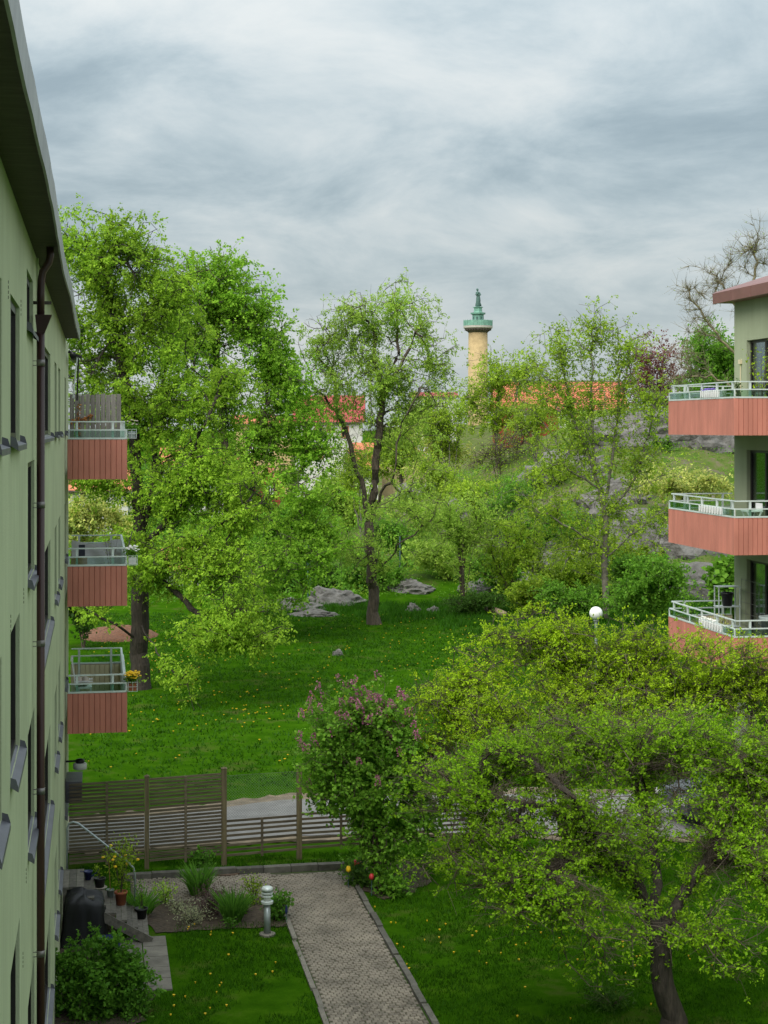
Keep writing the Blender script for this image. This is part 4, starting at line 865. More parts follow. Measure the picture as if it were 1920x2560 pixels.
# crooked tree in the yard (front right) and the one behind it
D6 = 27.2
limbs = [[tuple(gnd(1682, 2590))] + A_([(1668, 2500), (1650, 2420), (1640, 2340), (1632, 2290)], 26.9), A_([(1632, 2290), (1600, 2220, -.2), (1560, 2170, -.3), (1500, 2140, -.5), (1480, 2070, -.6), (1430, 1990, -.8)], 26.9), A_([(1640, 2330), (1690, 2270, .2), (1730, 2200, .4), (1770, 2150, .6), (1820, 2060, .9), (1830, 1960, 1.2)], 26.9),
         A_([(1632, 2290), (1640, 2180, .5), (1620, 2060, 1.0), (1600, 1950, 1.5)], 26.9), A_([(1560, 2170, -.3), (1400, 2160, -1), (1290, 2190, -1.3)], 26.9), A_([(1480, 2070, -.6), (1340, 2010, -.6), (1200, 1990, -.4), (1080, 2000, -.2)], 26.9), A_([(1770, 2150, .6), (1860, 2140, .2), (1940, 2160, 0)], 26.9), A_([(1690, 2290, 0), (1760, 2350, -.8), (1810, 2420, -1.2)], 26.9), A_([(1430, 1990, -.8), (1330, 1900, -.2), (1200, 1860, 0)], 26.9), A_([(1600, 1950, 1.5), (1520, 1860, 1.6), (1420, 1800, 1.8)], 26.9), A_([(1600, 1950, 1.5), (1720, 1850, 1.8)], 26.9), A_([(1830, 1960, 1.2), (1920, 1900, 1.2), (1990, 1900, 1)], 26.9)]
lob = lobes_px([(1180, 1960, 200, 110), (1380, 1900, 210, 130, .5), (1600, 1870, 230, 140, 1.2), (1800, 1900, 200, 160, 1.0), (1250, 2100, 170, 110, -1), (1480, 2080, 200, 110, -.6), (1150, 2180, 110, 80, -1), (1350, 2260, 160, 90, -1.6), (1560, 2330, 150, 80, -1.8, None, .5), (1850, 2120, 130, 140), (1740, 2030, 120, 80, .3), (1960, 1960, 150, 170, .8), (1960, 2220, 110, 120, -.5), (1820, 2350, 110, 130, -1, None, .5), (1500, 2420, 120, 60, -1.6, None, .3)], D6)
tree('hawthorn_tree', 'crooked spreading tree with bare twigs and fresh leaves at lower right', limbs, lob, 2500, 'haw', 31, .17, .006, 10, .36, 10, .058, .62, 'barkdark', .0, twigmat='twig', leafy=.62, tmin=.72, flat=.5, gap=-.5, gs=1.7, step=.20, wander=.045, shell=.6, twig_r=.0036, back=7, spread=1.2, group='yard trees')
D7 = 35.5
limbs = [[tuple(gnd(1420, 2220))] + A_([(1410, 2050), (1400, 1950)], 35.8), A_([(1400, 1950), (1300, 1850), (1180, 1780), (1090, 1720)], 35.8), A_([(1400, 1950), (1430, 1800), (1420, 1680), (1380, 1600)], 35.8), A_([(1405, 2000), (1560, 1850), (1680, 1750), (1800, 1700)], 35.8), A_([(1430, 1800), (1560, 1690), (1650, 1640)], 35.8), A_([(1800, 1700), (1900, 1680), (1980, 1690)], 35.8), A_([(1400, 1950), (1250, 1930, -1), (1120, 1900, -1)], 35.8)]
lob = lobes_px([(1120, 1760, 130, 90), (1250, 1660, 130, 80), (1330, 1575, 120, 60), (1470, 1590, 120, 55), (1600, 1600, 100, 50), (1430, 1650, 150, 80), (1560, 1680, 160, 90), (1720, 1720, 150, 90), (1850, 1740, 120, 90), (1960, 1720, 120, 90), (1770, 1630, 130, 60, -.3, 1.0, .8), (1900, 1650, 90, 60, -.3, 1.0, .7), (1300, 1780, 190, 90, -1), (1550, 1790, 190, 90, -1), (1230, 1590, 40, 50), (1100, 1860, 100, 60)], D7)
tree('thorn_tree', 'yellow green leaved thorn tree whose crown meets the lowest right balcony', limbs, lob, 2200, 'haw2', 32, .16, .007, 8, .38, 10, .058, .6, 'twig', leafy=.75, tmin=.65, flat=.6, droop=.0, gap=-.75, gs=1.4, step=.25, wander=.05, shell=.5, twig_r=.0035, back=6, spread=1.2, group='yard trees')
# shrub at the bottom left corner
bush('rose_bush', 'low round leafy green bush under the down pipe', 255, 28.0, [(250, 2440, 100, 85), (200, 2510, 90, 90), (335, 2440, 50, 60), (175, 2430, 45, 70), (290, 2530, 90, 70), (290, 2360, 40, 30), (225, 2355, 45, 35), (365, 2470, 30, 40)], 640, 'dark2', 33, z=0, ntw=6, per=9, size=.070, aspect=.8, tl=.18, step=.15, base_r=.02, tip_r=.004, twig_r=.002, group='shrubs around the yard')

# ------------------------------------------------------------------ grass, flowers in the lawn, undergrowth
def blades(name, pts, n_per, hgt, wid, leafkey, seed, lean=.5, spread=.05):
    rng = np.random.default_rng(seed); p = np.repeat(pts, n_per, axis=0) + np.concatenate([rng.normal(size=(len(pts) * n_per, 2)) * spread, np.zeros((len(pts) * n_per, 1))], 1)
    n = len(p); h = hgt * rng.uniform(.4, 1.2, n); ang = rng.random(n) * 6.283; a2 = rng.random(n) * 6.283
    side = np.stack([np.cos(ang), np.sin(ang), np.zeros(n)], -1) * (wid * .5); tip = np.stack([np.cos(a2) * lean * h, np.sin(a2) * lean * h, h], -1)
    v = np.stack([p - side, p + side, p + tip], 1).reshape(-1, 3)
    return link(name, npmesh(name, v, np.arange(n * 3, dtype=np.int32), 3, LF[leafkey]), kind='stuff')
rng = np.random.default_rng(77)
def in_bed(x_, y_):
    lane = (y_ > 38.3) & (y_ < 45.5)
    cob_ = ((x_ > PX0 - .12) & (x_ < PX1 + .12) & (y_ < PY1 + .2)) | ((x_ > .6) & (x_ < PX1) & (y_ > FY0 - .6) & (y_ < PY1 + .2))
    bed_ = (x_ > .3) & (x_ < PX0) & (y_ > 33.0) & (y_ < 36)
    walk_ = (x_ < 1.5) & (y_ > 29.2) & (y_ < 36.6)
    sb = (x_ > PX1) & (x_ < 6.3) & (y_ > 34.6) & (y_ < 36.8)
    return lane | cob_ | bed_ | walk_ | sb | (x_ < -.5)
n = 34000; xy = np.stack([rng.uniform(-.4, 15.8, n), rng.uniform(25.5, 38.2, n)], -1); xy = xy[~in_bed(xy[:, 0], xy[:, 1])]
dens = wob(xy[:, 0] * 1.3, xy[:, 1] * 1.3) > -.35; xy = xy[dens]
blades('yard_grass', np.concatenate([xy, np.full((len(xy), 1), .0)], 1), 4, .075, .016, 'grass', 5)
n = 40000; l_ = rng.uniform(-16, 22, n); d_ = 44.5 + 44 * rng.random(n) ** .8; q = wob(l_ * .8, d_ * .5) + .5 * wob(l_ * 2.1, d_ * 1.1); keep = (q > -.45 + rng.normal(size=n) * .3)
l_, d_ = l_[keep], d_[keep]; x_, y_ = l_ * CS + d_ * SN, d_ * CS - l_ * SN; keep = (~in_bed(x_, y_)) & (y_ > 45.2)
pts = np.stack([x_, y_, hz(l_, d_)], -1)[keep]
blades('lawn_grass', pts, 4, .10, .045, 'grass', 6, .7, .09)
# tall rough grass at the foot of the hill
n = 17000; l_ = rng.uniform(-6, 24, n); d_ = rng.uniform(62, 92, n); t = wob(l_ * .35, d_ * .3) + (d_ - 80) / 16 + np.where(l_ > 2.8, .8, 0) * (d_ > 66) ; keep = t > .42; l_, d_ = l_[keep], d_[keep]
blades('rough_grass', np.stack([l_ * CS + d_ * SN, d_ * CS - l_ * SN, hz(l_, d_)], -1), 5, .34, .05, 'tall', 7, .5, .12)
def scatter_leaves(name, l_, d_, up, leafkey, size, seed, per=7, sp=.28):
    r_ = np.random.default_rng(seed); base = np.stack([l_ * CS + d_ * SN, d_ * CS - l_ * SN, hz(l_, d_)], -1); n_ = len(base) * per
    C = np.repeat(base, per, 0) + np.stack([r_.normal(size=n_) * sp, r_.normal(size=n_) * sp, r_.random(n_) ** 1.3 * np.repeat(up, per)], -1)
    s = size * r_.uniform(.6, 1.3, n_)
    return link(name, leaf_mesh(name, C, unit(r_.normal(size=(n_, 3)) + np.array([0, 0, .5])), unit(r_.normal(size=(n_, 3)) * .7 + np.array([0, -.3, 1])), s, s * .6, LF[leafkey]), kind='stuff')
n = 19000; l_ = rng.uniform(-10, 34, n); d_ = rng.uniform(84, 150, n); q = wob(l_ * .5, d_ * .4) + rng.normal(size=n) * .25; keep = (q > .12) & (hz(l_, d_) > .2); scatter_leaves('undergrowth', l_[keep], d_[keep], .25 + .45 * rng.random(keep.sum()), 'mid', .15, 8)
n = 10000; l_ = rng.uniform(-10, 36, n); d_ = rng.uniform(86, 150, n); q = wob(l_ * .6 + 9, d_ * .45 + 3) + rng.normal(size=n) * .25; keep = (q > .25) & (hz(l_, d_) > .2); scatter_leaves('bramble_cover', l_[keep], d_[keep], .2 + .6 * rng.random(keep.sum()), 'bud', .14, 9)
n = 4200; l_ = rng.uniform(-34, -2, n); d_ = rng.uniform(92, 170, n); scatter_leaves('garden_undergrowth', l_, d_, .4 + 1.2 * rng.random(n), 'mid', .24, 10, 7, .6)
# dandelions
def dandelion(n_, l0, l1, d0, d1, seed, size):
    r_ = np.random.default_rng(seed); k = r_.normal(size=(n_, 2)) * np.array([1.2, 1.5]); cl = r_.integers(0, max(2, n_ // 14), n_); cx = np.stack([r_.uniform(l0, l1, n_), r_.uniform(d0, d1, n_)], -1)
    p = np.where((r_.random(n_) < .6)[:, None], cx[cl] + k * .7, cx); l_, d_ = p[:, 0], p[:, 1]
    x_, y_ = l_ * CS + d_ * SN, d_ * CS - l_ * SN; keep = ~in_bed(x_, y_); x_, y_, l_, d_ = x_[keep], y_[keep], l_[keep], d_[keep]; z_ = hz(l_, d_) + .07
    m = len(x_); a = np.arange(6) * 2 * np.pi / 6; s = size * r_.uniform(.6, 1.2, m)
    ring = np.stack([x_[:, None] + np.cos(a)[None] * s[:, None], y_[:, None] + np.sin(a)[None] * s[:, None], np.repeat((z_ + .012)[:, None], 6, 1)], -1); low = ring.copy(); low[..., 2] -= .03; low[..., 0] = x_[:, None] + (ring[..., 0] - x_[:, None]) * .4; low[..., 1] = y_[:, None] + (ring[..., 1] - y_[:, None]) * .4
    return ring, low
def dand_obj(name, *a):
    ring, low = dandelion(*a); m = len(ring); v = np.concatenate([ring, low], 1).reshape(-1, 3); mb = MB(); mb.v = [tuple(p) for p in v]
    for i in range(m):
        o_ = i * 12; mb.f.append(tuple(o_ + k for k in range(6)))
        for k in range(6): mb.f.append((o_ + 6 + k, o_ + 6 + (k + 1) % 6, o_ + (k + 1) % 6, o_ + k))
    mb.obj(name, M['yellow'], kind='stuff')
dand_obj('lawn_dandelions', 560, -13, 5, 46, 86, 3, .036)
dand_obj('yard_dandelions', 90, -5.5, 5, 27.5, 33, 4, .022)

# ------------------------------------------------------------------ rocks
def rock(name, label, px_, d, w, dep, h, seed, rz=0.0, sink=.35, group=None, z=None):
    bm = bmesh.new(); bmesh.ops.create_icosphere(bm, subdivisions=4, radius=1.0); r_ = np.random.default_rng(seed); ph = r_.random(12) * 6.28
    for v in bm.verts:
        p = v.co; k = 1 + .16 * math.sin(p.x * 2.6 + ph[0]) * math.cos(p.y * 2.2 + ph[1]) + .10 * math.sin(p.x * 5.2 + p.z * 4 + ph[2]) + .06 * math.sin(p.y * 9 + p.x * 7 + ph[3]) + .05 * math.sin(p.x * 17 + p.z * 13 + ph[4]) * math.cos(p.y * 15 + ph[5]) + .03 * math.sin(p.x * 31 + p.y * 27 + ph[7]) + .08 * (abs(math.sin(p.x * 4.3 + p.y * 3.1 + ph[8])) - .6)
        lay = p.z * 5 + p.x * 1.1 + ph[6]; k *= 1 + .11 * (abs((lay % 1.0) - .5) * 2 - .5)          # bedding ledges
        k -= .09 * math.exp(-((p.x * .8 + p.y * .5 - .25 + .1 * math.sin(p.z * 6)) / .045) ** 2)         # cleft
        k -= .07 * math.exp(-((p.x * .7 - p.y * .6 + .35 + .1 * math.sin(p.z * 5 + 1)) / .04) ** 2)
        v.co = Vector((p.x * w / 2, p.y * dep / 2, p.z * h)) * k
    me = bpy.data.meshes.new(name); bm.to_mesh(me); bm.free(); me.materials.append(M['rock'])
    p = onhill(px_, d) if z is None else col_at(px_, d, z); o = link(name, me, None, (p.x, p.y, p.z - h * sink), rz - PHI, label=label, category='rock'); o['group'] = group or 'bedrock outcrops'
    return o
rock('rock_outcrop', 'broad grey rock outcrop left of the lawn tree trunk', 840, 92, 3.4, 3.0, 1.15, 1, .15)
rock('rock_outcrop', 'paler sloping rock at the left end of the outcrop by the lawn', 735, 89, 3.6, 2.6, .80, 2, -.1, .3)
rock('rock_outcrop', 'small cracked rock below the left end of the outcrop', 790, 86.5, 2.6, 1.6, .45, 3, .1)
rock('boulder', 'rounded boulder in the grass right of the lawn tree trunk', 1038, 88.5, 1.0, .9, .55, 4)
rock('boulder', 'small boulder leaning beside the worn path at the hill foot', 1082, 88, .8, .8, .5, 5)
rock('boulder', 'little stone lying alone on the open lawn', 842, 71.5, .46, .40, .24, 6, .2, .1)
rock('rock_outcrop', 'flat rock shelf behind the lawn tree trunk', 1030, 97, 3.0, 2.6, .8, 7)
rock('rock_outcrop', 'grey rock hump under the seated people', 1070, 146, 6.5, 4, 1.5, 8, 0, .45)
rock('rock_outcrop', 'rounded dark rock above the low shrub on the slope', 1190, 120, 4.5, 4, 1.6, 9)
rock('rock_outcrop', 'light grey rock slab high on the hill behind the sycamore', 1430, 118, 7.0, 5, 2.3, 10, .2)
rock('rock_outcrop', 'large grey rock ridge at the hilltop left of the right block', 1640, 124, 10.0, 6, 2.6, 11, -.1)
rock('rock_outcrop', 'grey rock ridge touching the right block between its balconies', 1790, 122, 7.0, 5, 2.2, 12, .1)
rock('rock_outcrop', 'grey rock hump left of the pale blossoming shrub on the hill', 1560, 109, 5.5, 4, 2.2, 13)
rock('rock_outcrop', 'tan rock face beside the sycamore trunk', 1600, 101, 6.0, 4, 2.6, 14, .3)
rock('rock_outcrop', 'dark ledge below the middle right balcony', 1740, 100, 7.0, 4, 2.3, 15)
rock('rock_outcrop', 'brownish ledge low on the slope left of the sycamore', 1410, 98, 5.5, 3, 1.8, 16, -.2)
rock('rock_outcrop', 'low ledge at the hill foot behind the two stemmed tree', 1230, 97, 4.0, 2.6, 1.0, 17, .1)
rock('rock_outcrop', 'low rock at the hill foot left of the lowest right balcony', 1700, 92, 6.0, 4, 2.0, 18)
rock('rock_outcrop', 'grey slab in mid slope left of the sycamore crown', 1330, 108, 5.5, 4, 1.9, 19, .2)
# wood chip mound and felled log
rng_ = random.Random(3); mb = MB(); p0 = gnd(300, 1588); n = 26; rings = 9; vs_ = [(p0.x, p0.y, .42)]
for i in range(1, rings + 1):
    for k in range(n):
        a = 6.2832 * k / n; f = i / rings; vs_.append((p0.x + math.cos(a) * f * 1.9 + rng_.uniform(-.06, .06), p0.y + math.sin(a) * f * 2.4 + rng_.uniform(-.08, .08), .42 * (1 - f * f) + rng_.uniform(-.03, .05) * (1 if i < rings else 0) - (.05 if i == rings else 0)))
mb.add(vs_, [(0, 1 + k, 1 + (k + 1) % n) for k in range(n)] + [(1 + (i - 1) * n + k, 1 + i * n + k, 1 + i * n + (k + 1) % n, 1 + (i - 1) * n + (k + 1) % n) for i in range(1, rings) for k in range(n)])
mb.obj('wood_chip_mound', M['chips'], label='reddish brown wood chip mound on the grass beside the dark trunk', category='mound')
a, b_ = onhill(1216, 87.2), onhill(1262, 85.5)
MB().tube([a + Vector((0, 0, .32)), a.lerp(b_, .5) + Vector((0, 0, .26)), b_ + Vector((0, 0, .18))], [.17, .19, .16], 9).obj('log', mat('barked_log', (.33, .25, .17), .9, .3, 4), None, True, label='pale barkless log lying in the tall grass', category='log')

# ------------------------------------------------------------------ fence
fence = thing('slatted_fence', 'brown fence of horizontal slats with tall posts across the yard', 'fence')
FP = [Vector((XL + .02, gnd(190, 2172).y, 0)), gnd(367, 2172), gnd(560, 2163), gnd(748, 2148), gnd(955, 2136), gnd(1180, 2125)]
FP[0].y = FP[1].y - .05
hts = [2.0, 2.06, 2.17, 2.13, 1.15, 1.15]
for i in range(1, 6):
    p = FP[i]; w = .058 if i in (2, 3) else .05
    po = MB().box((p.x - w, p.y - w, -.1), (p.x + w, p.y + w, hts[i])).obj('post', M['post'], fence)
    MB().add([(p.x - w - .012, p.y - w - .012, hts[i]), (p.x + w + .012, p.y - w - .012, hts[i]), (p.x + w + .012, p.y + w + .012, hts[i]), (p.x - w - .012, p.y + w + .012, hts[i]), (p.x, p.y, hts[i] + .035)], [(3, 2, 1, 0), (0, 1, 4), (1, 2, 4), (2, 3, 4), (3, 0, 4)]).obj('post_cap', M['post'], po)
rr = random.Random(17)
def section(i, ztop0, ztop1, nsl, sp, hh):
    a, b_ = FP[i], FP[i + 1]; d = (b_ - a).normalized(); a2, b2 = a + d * .06, b_ - d * .06
    for k in range(nsl):
        z0, z1 = ztop0 - k * sp + rr.uniform(-.006, .006), ztop1 - k * sp + rr.uniform(-.006, .006)
        MB().bar(a2 + Vector((0, -.02, z0)), b2 + Vector((0, -.02, z1)), .022, hh).obj('slat', M['fence'], fence)
    m = (a2 + b2) / 2; zb = min(ztop0, ztop1) - (nsl - 1) * sp
    MB().box((m.x - .028, m.y - .075, zb - .06), (m.x + .028, m.y - .033, (ztop0 + ztop1) / 2 + .02)).obj('stile', M['fence'], fence)
section(0, 1.93, 1.97, 23, .078, .050); section(1, 1.98, 2.05, 24, .078, .050)
section(2, .98, 1.00, 8, .108, .052); section(3, 1.02, 1.04, 8, .108, .052); section(4, 1.02, 1.04, 8, .108, .052)
for i in range(2, 3):
    a, b_ = FP[i], FP[i + 1]; d = (b_ - a); L_ = d.length; u = d.normalized(); A, B = [], []; z0, z1 = 1.02, 1.98; s = .062; k = -int((z1 - z0) / s) - 1
    for sg in (1, -1):
        for j in range(-40, int(L_ / s) + 40):
            x0 = j * s; pts = []
            t0, t1 = x0, x0 + sg * (z1 - z0); lo, hi = min(t0, t1), max(t0, t1)
            if hi < 0 or lo > L_: continue
            za, zb = z0, z1
            def zat(t): return z0 + (t - t0) / (t1 - t0) * (z1 - z0)
            ta, tb = max(lo, 0), min(hi, L_); A.append(list(a + u * ta + Vector((0, .03, zat(ta))))); B.append(list(a + u * tb + Vector((0, .03, zat(tb)))))
    A, B = np.array(A), np.array(B); e = unit(B - A); v, f = tubes(A, B, np.full(len(A), .0022), np.full(len(A), .0022), e, e, 3)
    link('chain_link_mesh', npmesh('chain_link_mesh', v, f, 4, M['wire']), fence, kind='stuff')
    for zz in (1.0, 1.99): MB().tube([a + Vector((0, .03, zz)), b_ + Vector((0, .03, zz))], .004, 4).obj('strain_wire', M['wire'], fence)
# green posts of the mesh fence beyond the lawn
for i, (px_, d, h_, lab) in enumerate(((770, 95, 3.1, 'tall green steel fence post above the rock outcrop'), (783, 95.3, 2.9, 'slanting green steel brace post beside the tall one'), (620, 90, 2.3, 'grey green steel fence post left of the rock outcrop'), (1000, 97, 3.0, 'green steel fence post right of the lawn tree trunk'))):
    p = onhill(px_, d); q = p + Vector((0, 0, h_)) + (Vector((-.5, 0, 0)) if i == 1 else Vector((0, 0, 0)))
    mb = MB().tube([p - Vector((0, 0, .2)), q], .045, 8); mb.obj('fence_post', M['greenpost'], label=lab, category='post', group='mesh fence posts')

# ------------------------------------------------------------------ lamps
bl = thing('bollard_lamp', 'grey louvred bollard lamp on the lawn corner beside the path', 'lamp'); p = gnd(668, 2338)
MB().lathe([(.16, -.02), (.16, .035), (.14, .045)], (p.x, p.y, 0), 16).obj('foot', M['slabstone'], bl)
MB().lathe([(.066, .045), (.062, .60)], (p.x, p.y, 0), 16).obj('column', M['galv'], bl, True)
hd = MB().lathe([(.066, .60), (.115, .615), (.118, .66), (.075, .67)], (p.x, p.y, 0), 20).obj('collar', M['rail'], bl)
MB().lathe([(.065, .67), (.065, .87)], (p.x, p.y, 0), 16).obj('diffuser', M['opal'], bl, True)
for z in (.745, .805): MB().lathe([(.072, z), (.112, z + .005), (.112, z + .022), (.072, z + .035)], (p.x, p.y, 0), 20).obj('louvre', M['rail'], bl)
MB().lathe([(.112, .86), (.114, .90), (.09, .935), (.03, .945)], (p.x, p.y, 0), 20).obj('cap', M['rail'], bl, True)
gl = thing('globe_lamp', 'white globe lamp on a post behind the yellow green tree', 'lamp'); p = at(1490, 1533, 54)
bm = bmesh.new(); bmesh.ops.create_uvsphere(bm, u_segments=28, v_segments=18, radius=.215); me = bpy.data.meshes.new('globe'); bm.to_mesh(me); bm.free(); me.materials.append(M['opal']); me.polygons.foreach_set('use_smooth', [True] * len(me.polygons))
link('globe', me, gl, p); MB().lathe([(.05, -p.z - .1), (.045, -.26), (.09, -.25), (.09, -.205)], p, 12).obj('pole', M['galv'], gl)

# ------------------------------------------------------------------ wooden stairs with rail, covered grill, pots
st = thing('wooden_stairs', 'weathered wooden stairs down from the left building wall', 'stairs')
SY0, SY1 = 32.1, 33.6; ztop = 1.05; tr = .205; nst = 6; LX = -.26
for i in range(3): MB().box((XL + .02 + i * .140, SY0 + .25, ztop - .04), (XL + .155 + i * .140, SY1 + .05, ztop + rr.uniform(0, .006))).obj('landing_board', M['deck'], st)
stepz = []
for i in range(nst):
    z = ztop - (i + 1) * ztop / (nst + 1); x0 = LX + i * tr
    for j in range(2): MB().box((x0 + j * .104, SY0, z - .035), (x0 + .100 + j * .104, SY1, z + rr.uniform(0, .006))).obj('tread', M['deck'], st)
    stepz.append((x0 + tr / 2, z))
for y_ in (SY0 - .03, SY1 + .03):
    MB().bar((LX - .06, y_, ztop - .26), (LX + nst * tr + .04, y_, .02), .045, .17).obj('stringer', M['fence'] if y_ > 33 else M['deck'], st)
for x_, y_ in ((XL + .08, SY0 + .3), (-.31, SY0 + .3), (-.31, SY1), (XL + .08, SY1)): MB().box((x_ - .04, y_ - .04, -.05), (x_ + .04, y_ + .04, ztop - .041)).obj('leg', M['deck'], st)
hr = MB().tube([(XL + .1, SY1 + .08, ztop - .1), (XL + .1, SY1 + .08, 1.85), (XL + .13, SY1 + .08, 1.95), (XL + .22, SY1 + .08, 1.985), (XL + .32, SY1 + .08, 1.95), (.62, SY1 + .08, 1.12), (.71, SY1 + .08, 1.02), (.74, SY1 + .08, .88), (.74, SY1 + .08, .02)], .021, 10).obj('handrail', M['galv'], st, True)
# grill under a black cover
gp = gnd(212, 2372); mb = MB(); n = 40; prof = [(0.0, .43), (.10, .41), (.28, .385), (.5, .37), (.68, .36), (.82, .345), (.88, .32), (.93, .23), (.955, .12), (.965, .05)]; vs_ = []; n = 60
for z, r in prof:
    for k in range(n):
        a = 6.2832 * k / n; sq = 1 / max(abs(math.cos(a)), abs(math.sin(a))) ** .80
        cre = lambda t: 1 - 2 * abs((t % 1.0) - .5)
        fold = 1 + (.13 * cre(a * 1.43 + .25 * z) + .07 * cre(a * 2.7 + .3 - .5 * z) - .10) * (1 - z * .85) + .018 * math.sin(17 * a + 9 * z)
        dz = (.07 * math.cos(a - 2.2) + .025 * cre(a * .95) + .02 * math.sin(3 * a)) * (z > .6) + .03 * math.sin(5 * a) * (z < .05)
        vs_.append((gp.x + math.cos(a) * r * 1.05 * sq * fold, gp.y + .35 + math.sin(a) * r * .82 * sq * fold, max(z + dz, .012)))
mb.add(vs_, [(i * n + k, i * n + (k + 1) % n, (i + 1) * n + (k + 1) % n, (i + 1) * n + k) for i in range(len(prof) - 1) for k in range(n)] + [tuple((len(prof) - 1) * n + k for k in range(n))])
mb.obj('covered_grill', M['tarp'], None, True, label='grill under a creased black tarpaulin cover beside the stairs', category='grill')
def pot(name, label, px_, y_, r, h, m, cat='pot', z=None, x=None):
    xx = x if x is not None else px_; o = MB().lathe([(r * .72, 0), (r * .92, h * .82), (r * 1.02, h * .82), (r * 1.05, h), (r * .9, h), (r * .85, h * .9)], (0, 0, 0), 16).obj(name, M[m], None, True, label=label, category=cat)
    o.location = (xx, y_, z); return o
def step_at(i): return stepz[i]
def leafy(name, label, p, h, spread, n, leafkey, size, seed, stems=5, cat='plant', aspect=.55, group=None, tilt=.5):
    rng = np.random.default_rng(seed); o = thing(name, label, cat, group); mb = MB(); C = []; base = np.array(p)
    for k in range(stems):
        a = rng.random() * 6.28; t = np.array([math.cos(a) * spread * rng.uniform(.2, 1), math.sin(a) * spread * rng.uniform(.2, 1), h * rng.uniform(.65, 1)]); mid = base + t * np.array([.4, .4, .55])
        mb.tube([base, mid, base + t], [.008, .006, .003], 4)
        m_ = n // stems; u = rng.random((m_, 1)) ** .7; C.append(base + (mid - base) * np.minimum(u * 2, 1) + (base + t - mid) * np.maximum(u * 2 - 1, 0) + rng.normal(size=(m_, 3)) * spread * .22)
    mb.obj('stem', M['twig'], o); C = np.concatenate(C); C[:, 2] = np.maximum(C[:, 2], base[2] + .01); m_ = len(C)
    s = size * rng.uniform(.6, 1.2, m_); link('foliage', leaf_mesh('foliage', C, unit(rng.normal(size=(m_, 3)) + np.array([0, 0, tilt])), unit(rng.normal(size=(m_, 3)) * .7 + np.array([0, 0, 1])), s, s * aspect, LF[leafkey]), o, kind='stuff'); return o
def swords(name, label, p, h, r, n, leafkey, seed, wid=.03, group=None, cat='plant'):
    rng = np.random.default_rng(seed); o = thing(name, label, cat, group); k = rng.random(n) * 6.28; rr_ = r * np.sqrt(rng.random(n)); b = np.array(p) + np.stack([np.cos(k) * rr_ * .6, np.sin(k) * rr_ * .6, np.zeros(n)], -1)
    hh = h * rng.uniform(.6, 1.1, n); lean = np.stack([np.cos(k), np.sin(k), np.zeros(n)], -1) * (rr_ * 1.3)[:, None]; ang = rng.random(n) * 6.28; s = np.stack([np.cos(ang), np.sin(ang), np.zeros(n)], -1) * wid * .5
    m1 = b + lean * .4 + np.stack([0 * hh, 0 * hh, hh * .6], -1); t = b + lean * 1.2 + np.stack([0 * hh, 0 * hh, hh], -1)
    v = np.stack([b - s, b + s, m1 + s * .9, m1 - s * .9, t], 1).reshape(-1, 3); i = np.arange(n)[:, None] * 5
    f = np.concatenate([i + 0, i + 1, i + 2, i + 0, i + 2, i + 3, i + 3, i + 2, i + 4], 1).reshape(-1)
    link('blade_tuft', npmesh('blade_tuft', v, f, 3, LF[leafkey]), o, kind='stuff'); return o
x, z = step_at(0); pot('watering_can', 'blue watering can on the top stair', 0, SY1 - .2, .085, .17, 'bluepot', 'watering can', z + .007, x - .02)
wc = bpy.data.objects['watering_can']; mb = MB().tube([(.06, 0, .05), (.16, 0, .12), (.21, 0, .19)], [.018, .014, .012], 8); mb.obj('spout', M['bluepot'], wc); MB().tube([(-.07, 0, .15), (-.14, 0, .17), (-.14, 0, .07), (-.075, 0, .04)], .009, 6).obj('handle', M['bluepot'], wc)
x, z = step_at(1); pot('plant_pot', 'black pot with saucer on the second stair', 0, SY1 - .30, .115, .18, 'black', z=z + .025, x=x)
MB().lathe([(.13, -.018), (.15, .0), (.14, .0)], (0, 0, 0), 16).obj('saucer', M['cushion'], bpy.data.objects['plant_pot'])
leafy('pot_plant', 'sparse green plant in the black pot with saucer', (x, SY1 - .30, z + .19), .28, .12, 90, 'bud', .05, 61, 4)
x, z = step_at(2); pot('plant_pot', 'small grey pot between the black and the terracotta pots', 0, SY1 - .42, .075, .15, 'greypot', z=z + .007, x=x); MB().tube([(x, SY1 - .42, z + .13), (x - .03, SY1 - .40, z + .75)], .008, 6).obj('plant_stake', M['oak'], label='thin pale stake in the small grey pot', category='stake')
x, z = step_at(3); pot('plant_pot', 'orange terracotta pot on the stairs', 0, SY1 - .46, .125, .26, 'terracotta', z=z + .007, x=x)
leafy('potted_shrub', 'tall potted shrub with yellow flowers on the stairs', (x, SY1 - .46, z + .24), 1.15, .38, 620, 'bud', .085, 62, 9, aspect=.4)
ps = bpy.data.objects['potted_shrub']; rng = np.random.default_rng(5)
for k in range(9): MB().lathe([(.012, 0), (.035, .02), (.03, .04), (.008, .05)], (x + rng.normal() * .2, SY1 - .46 + rng.normal() * .2, z + .75 + rng.random() * .35), 7).obj('flower', M['yellow'], ps)
x, z = step_at(5); pot('plant_pot', 'black pot on the lowest stair', 0, SY1 - .42, .13, .20, 'black', z=z + .007, x=x - .02); leafy('pot_plant', 'leggy green plant in the lowest black pot', (x, SY1 - .42, z + .2), .62, .2, 130, 'mid', .06, 63, 5)
MB().box((.05, 31.7, .02), (.42, 32.0, .22)).obj('storage_box', M['bluepot'], label='blue plastic box tucked under the stairs', category='box')
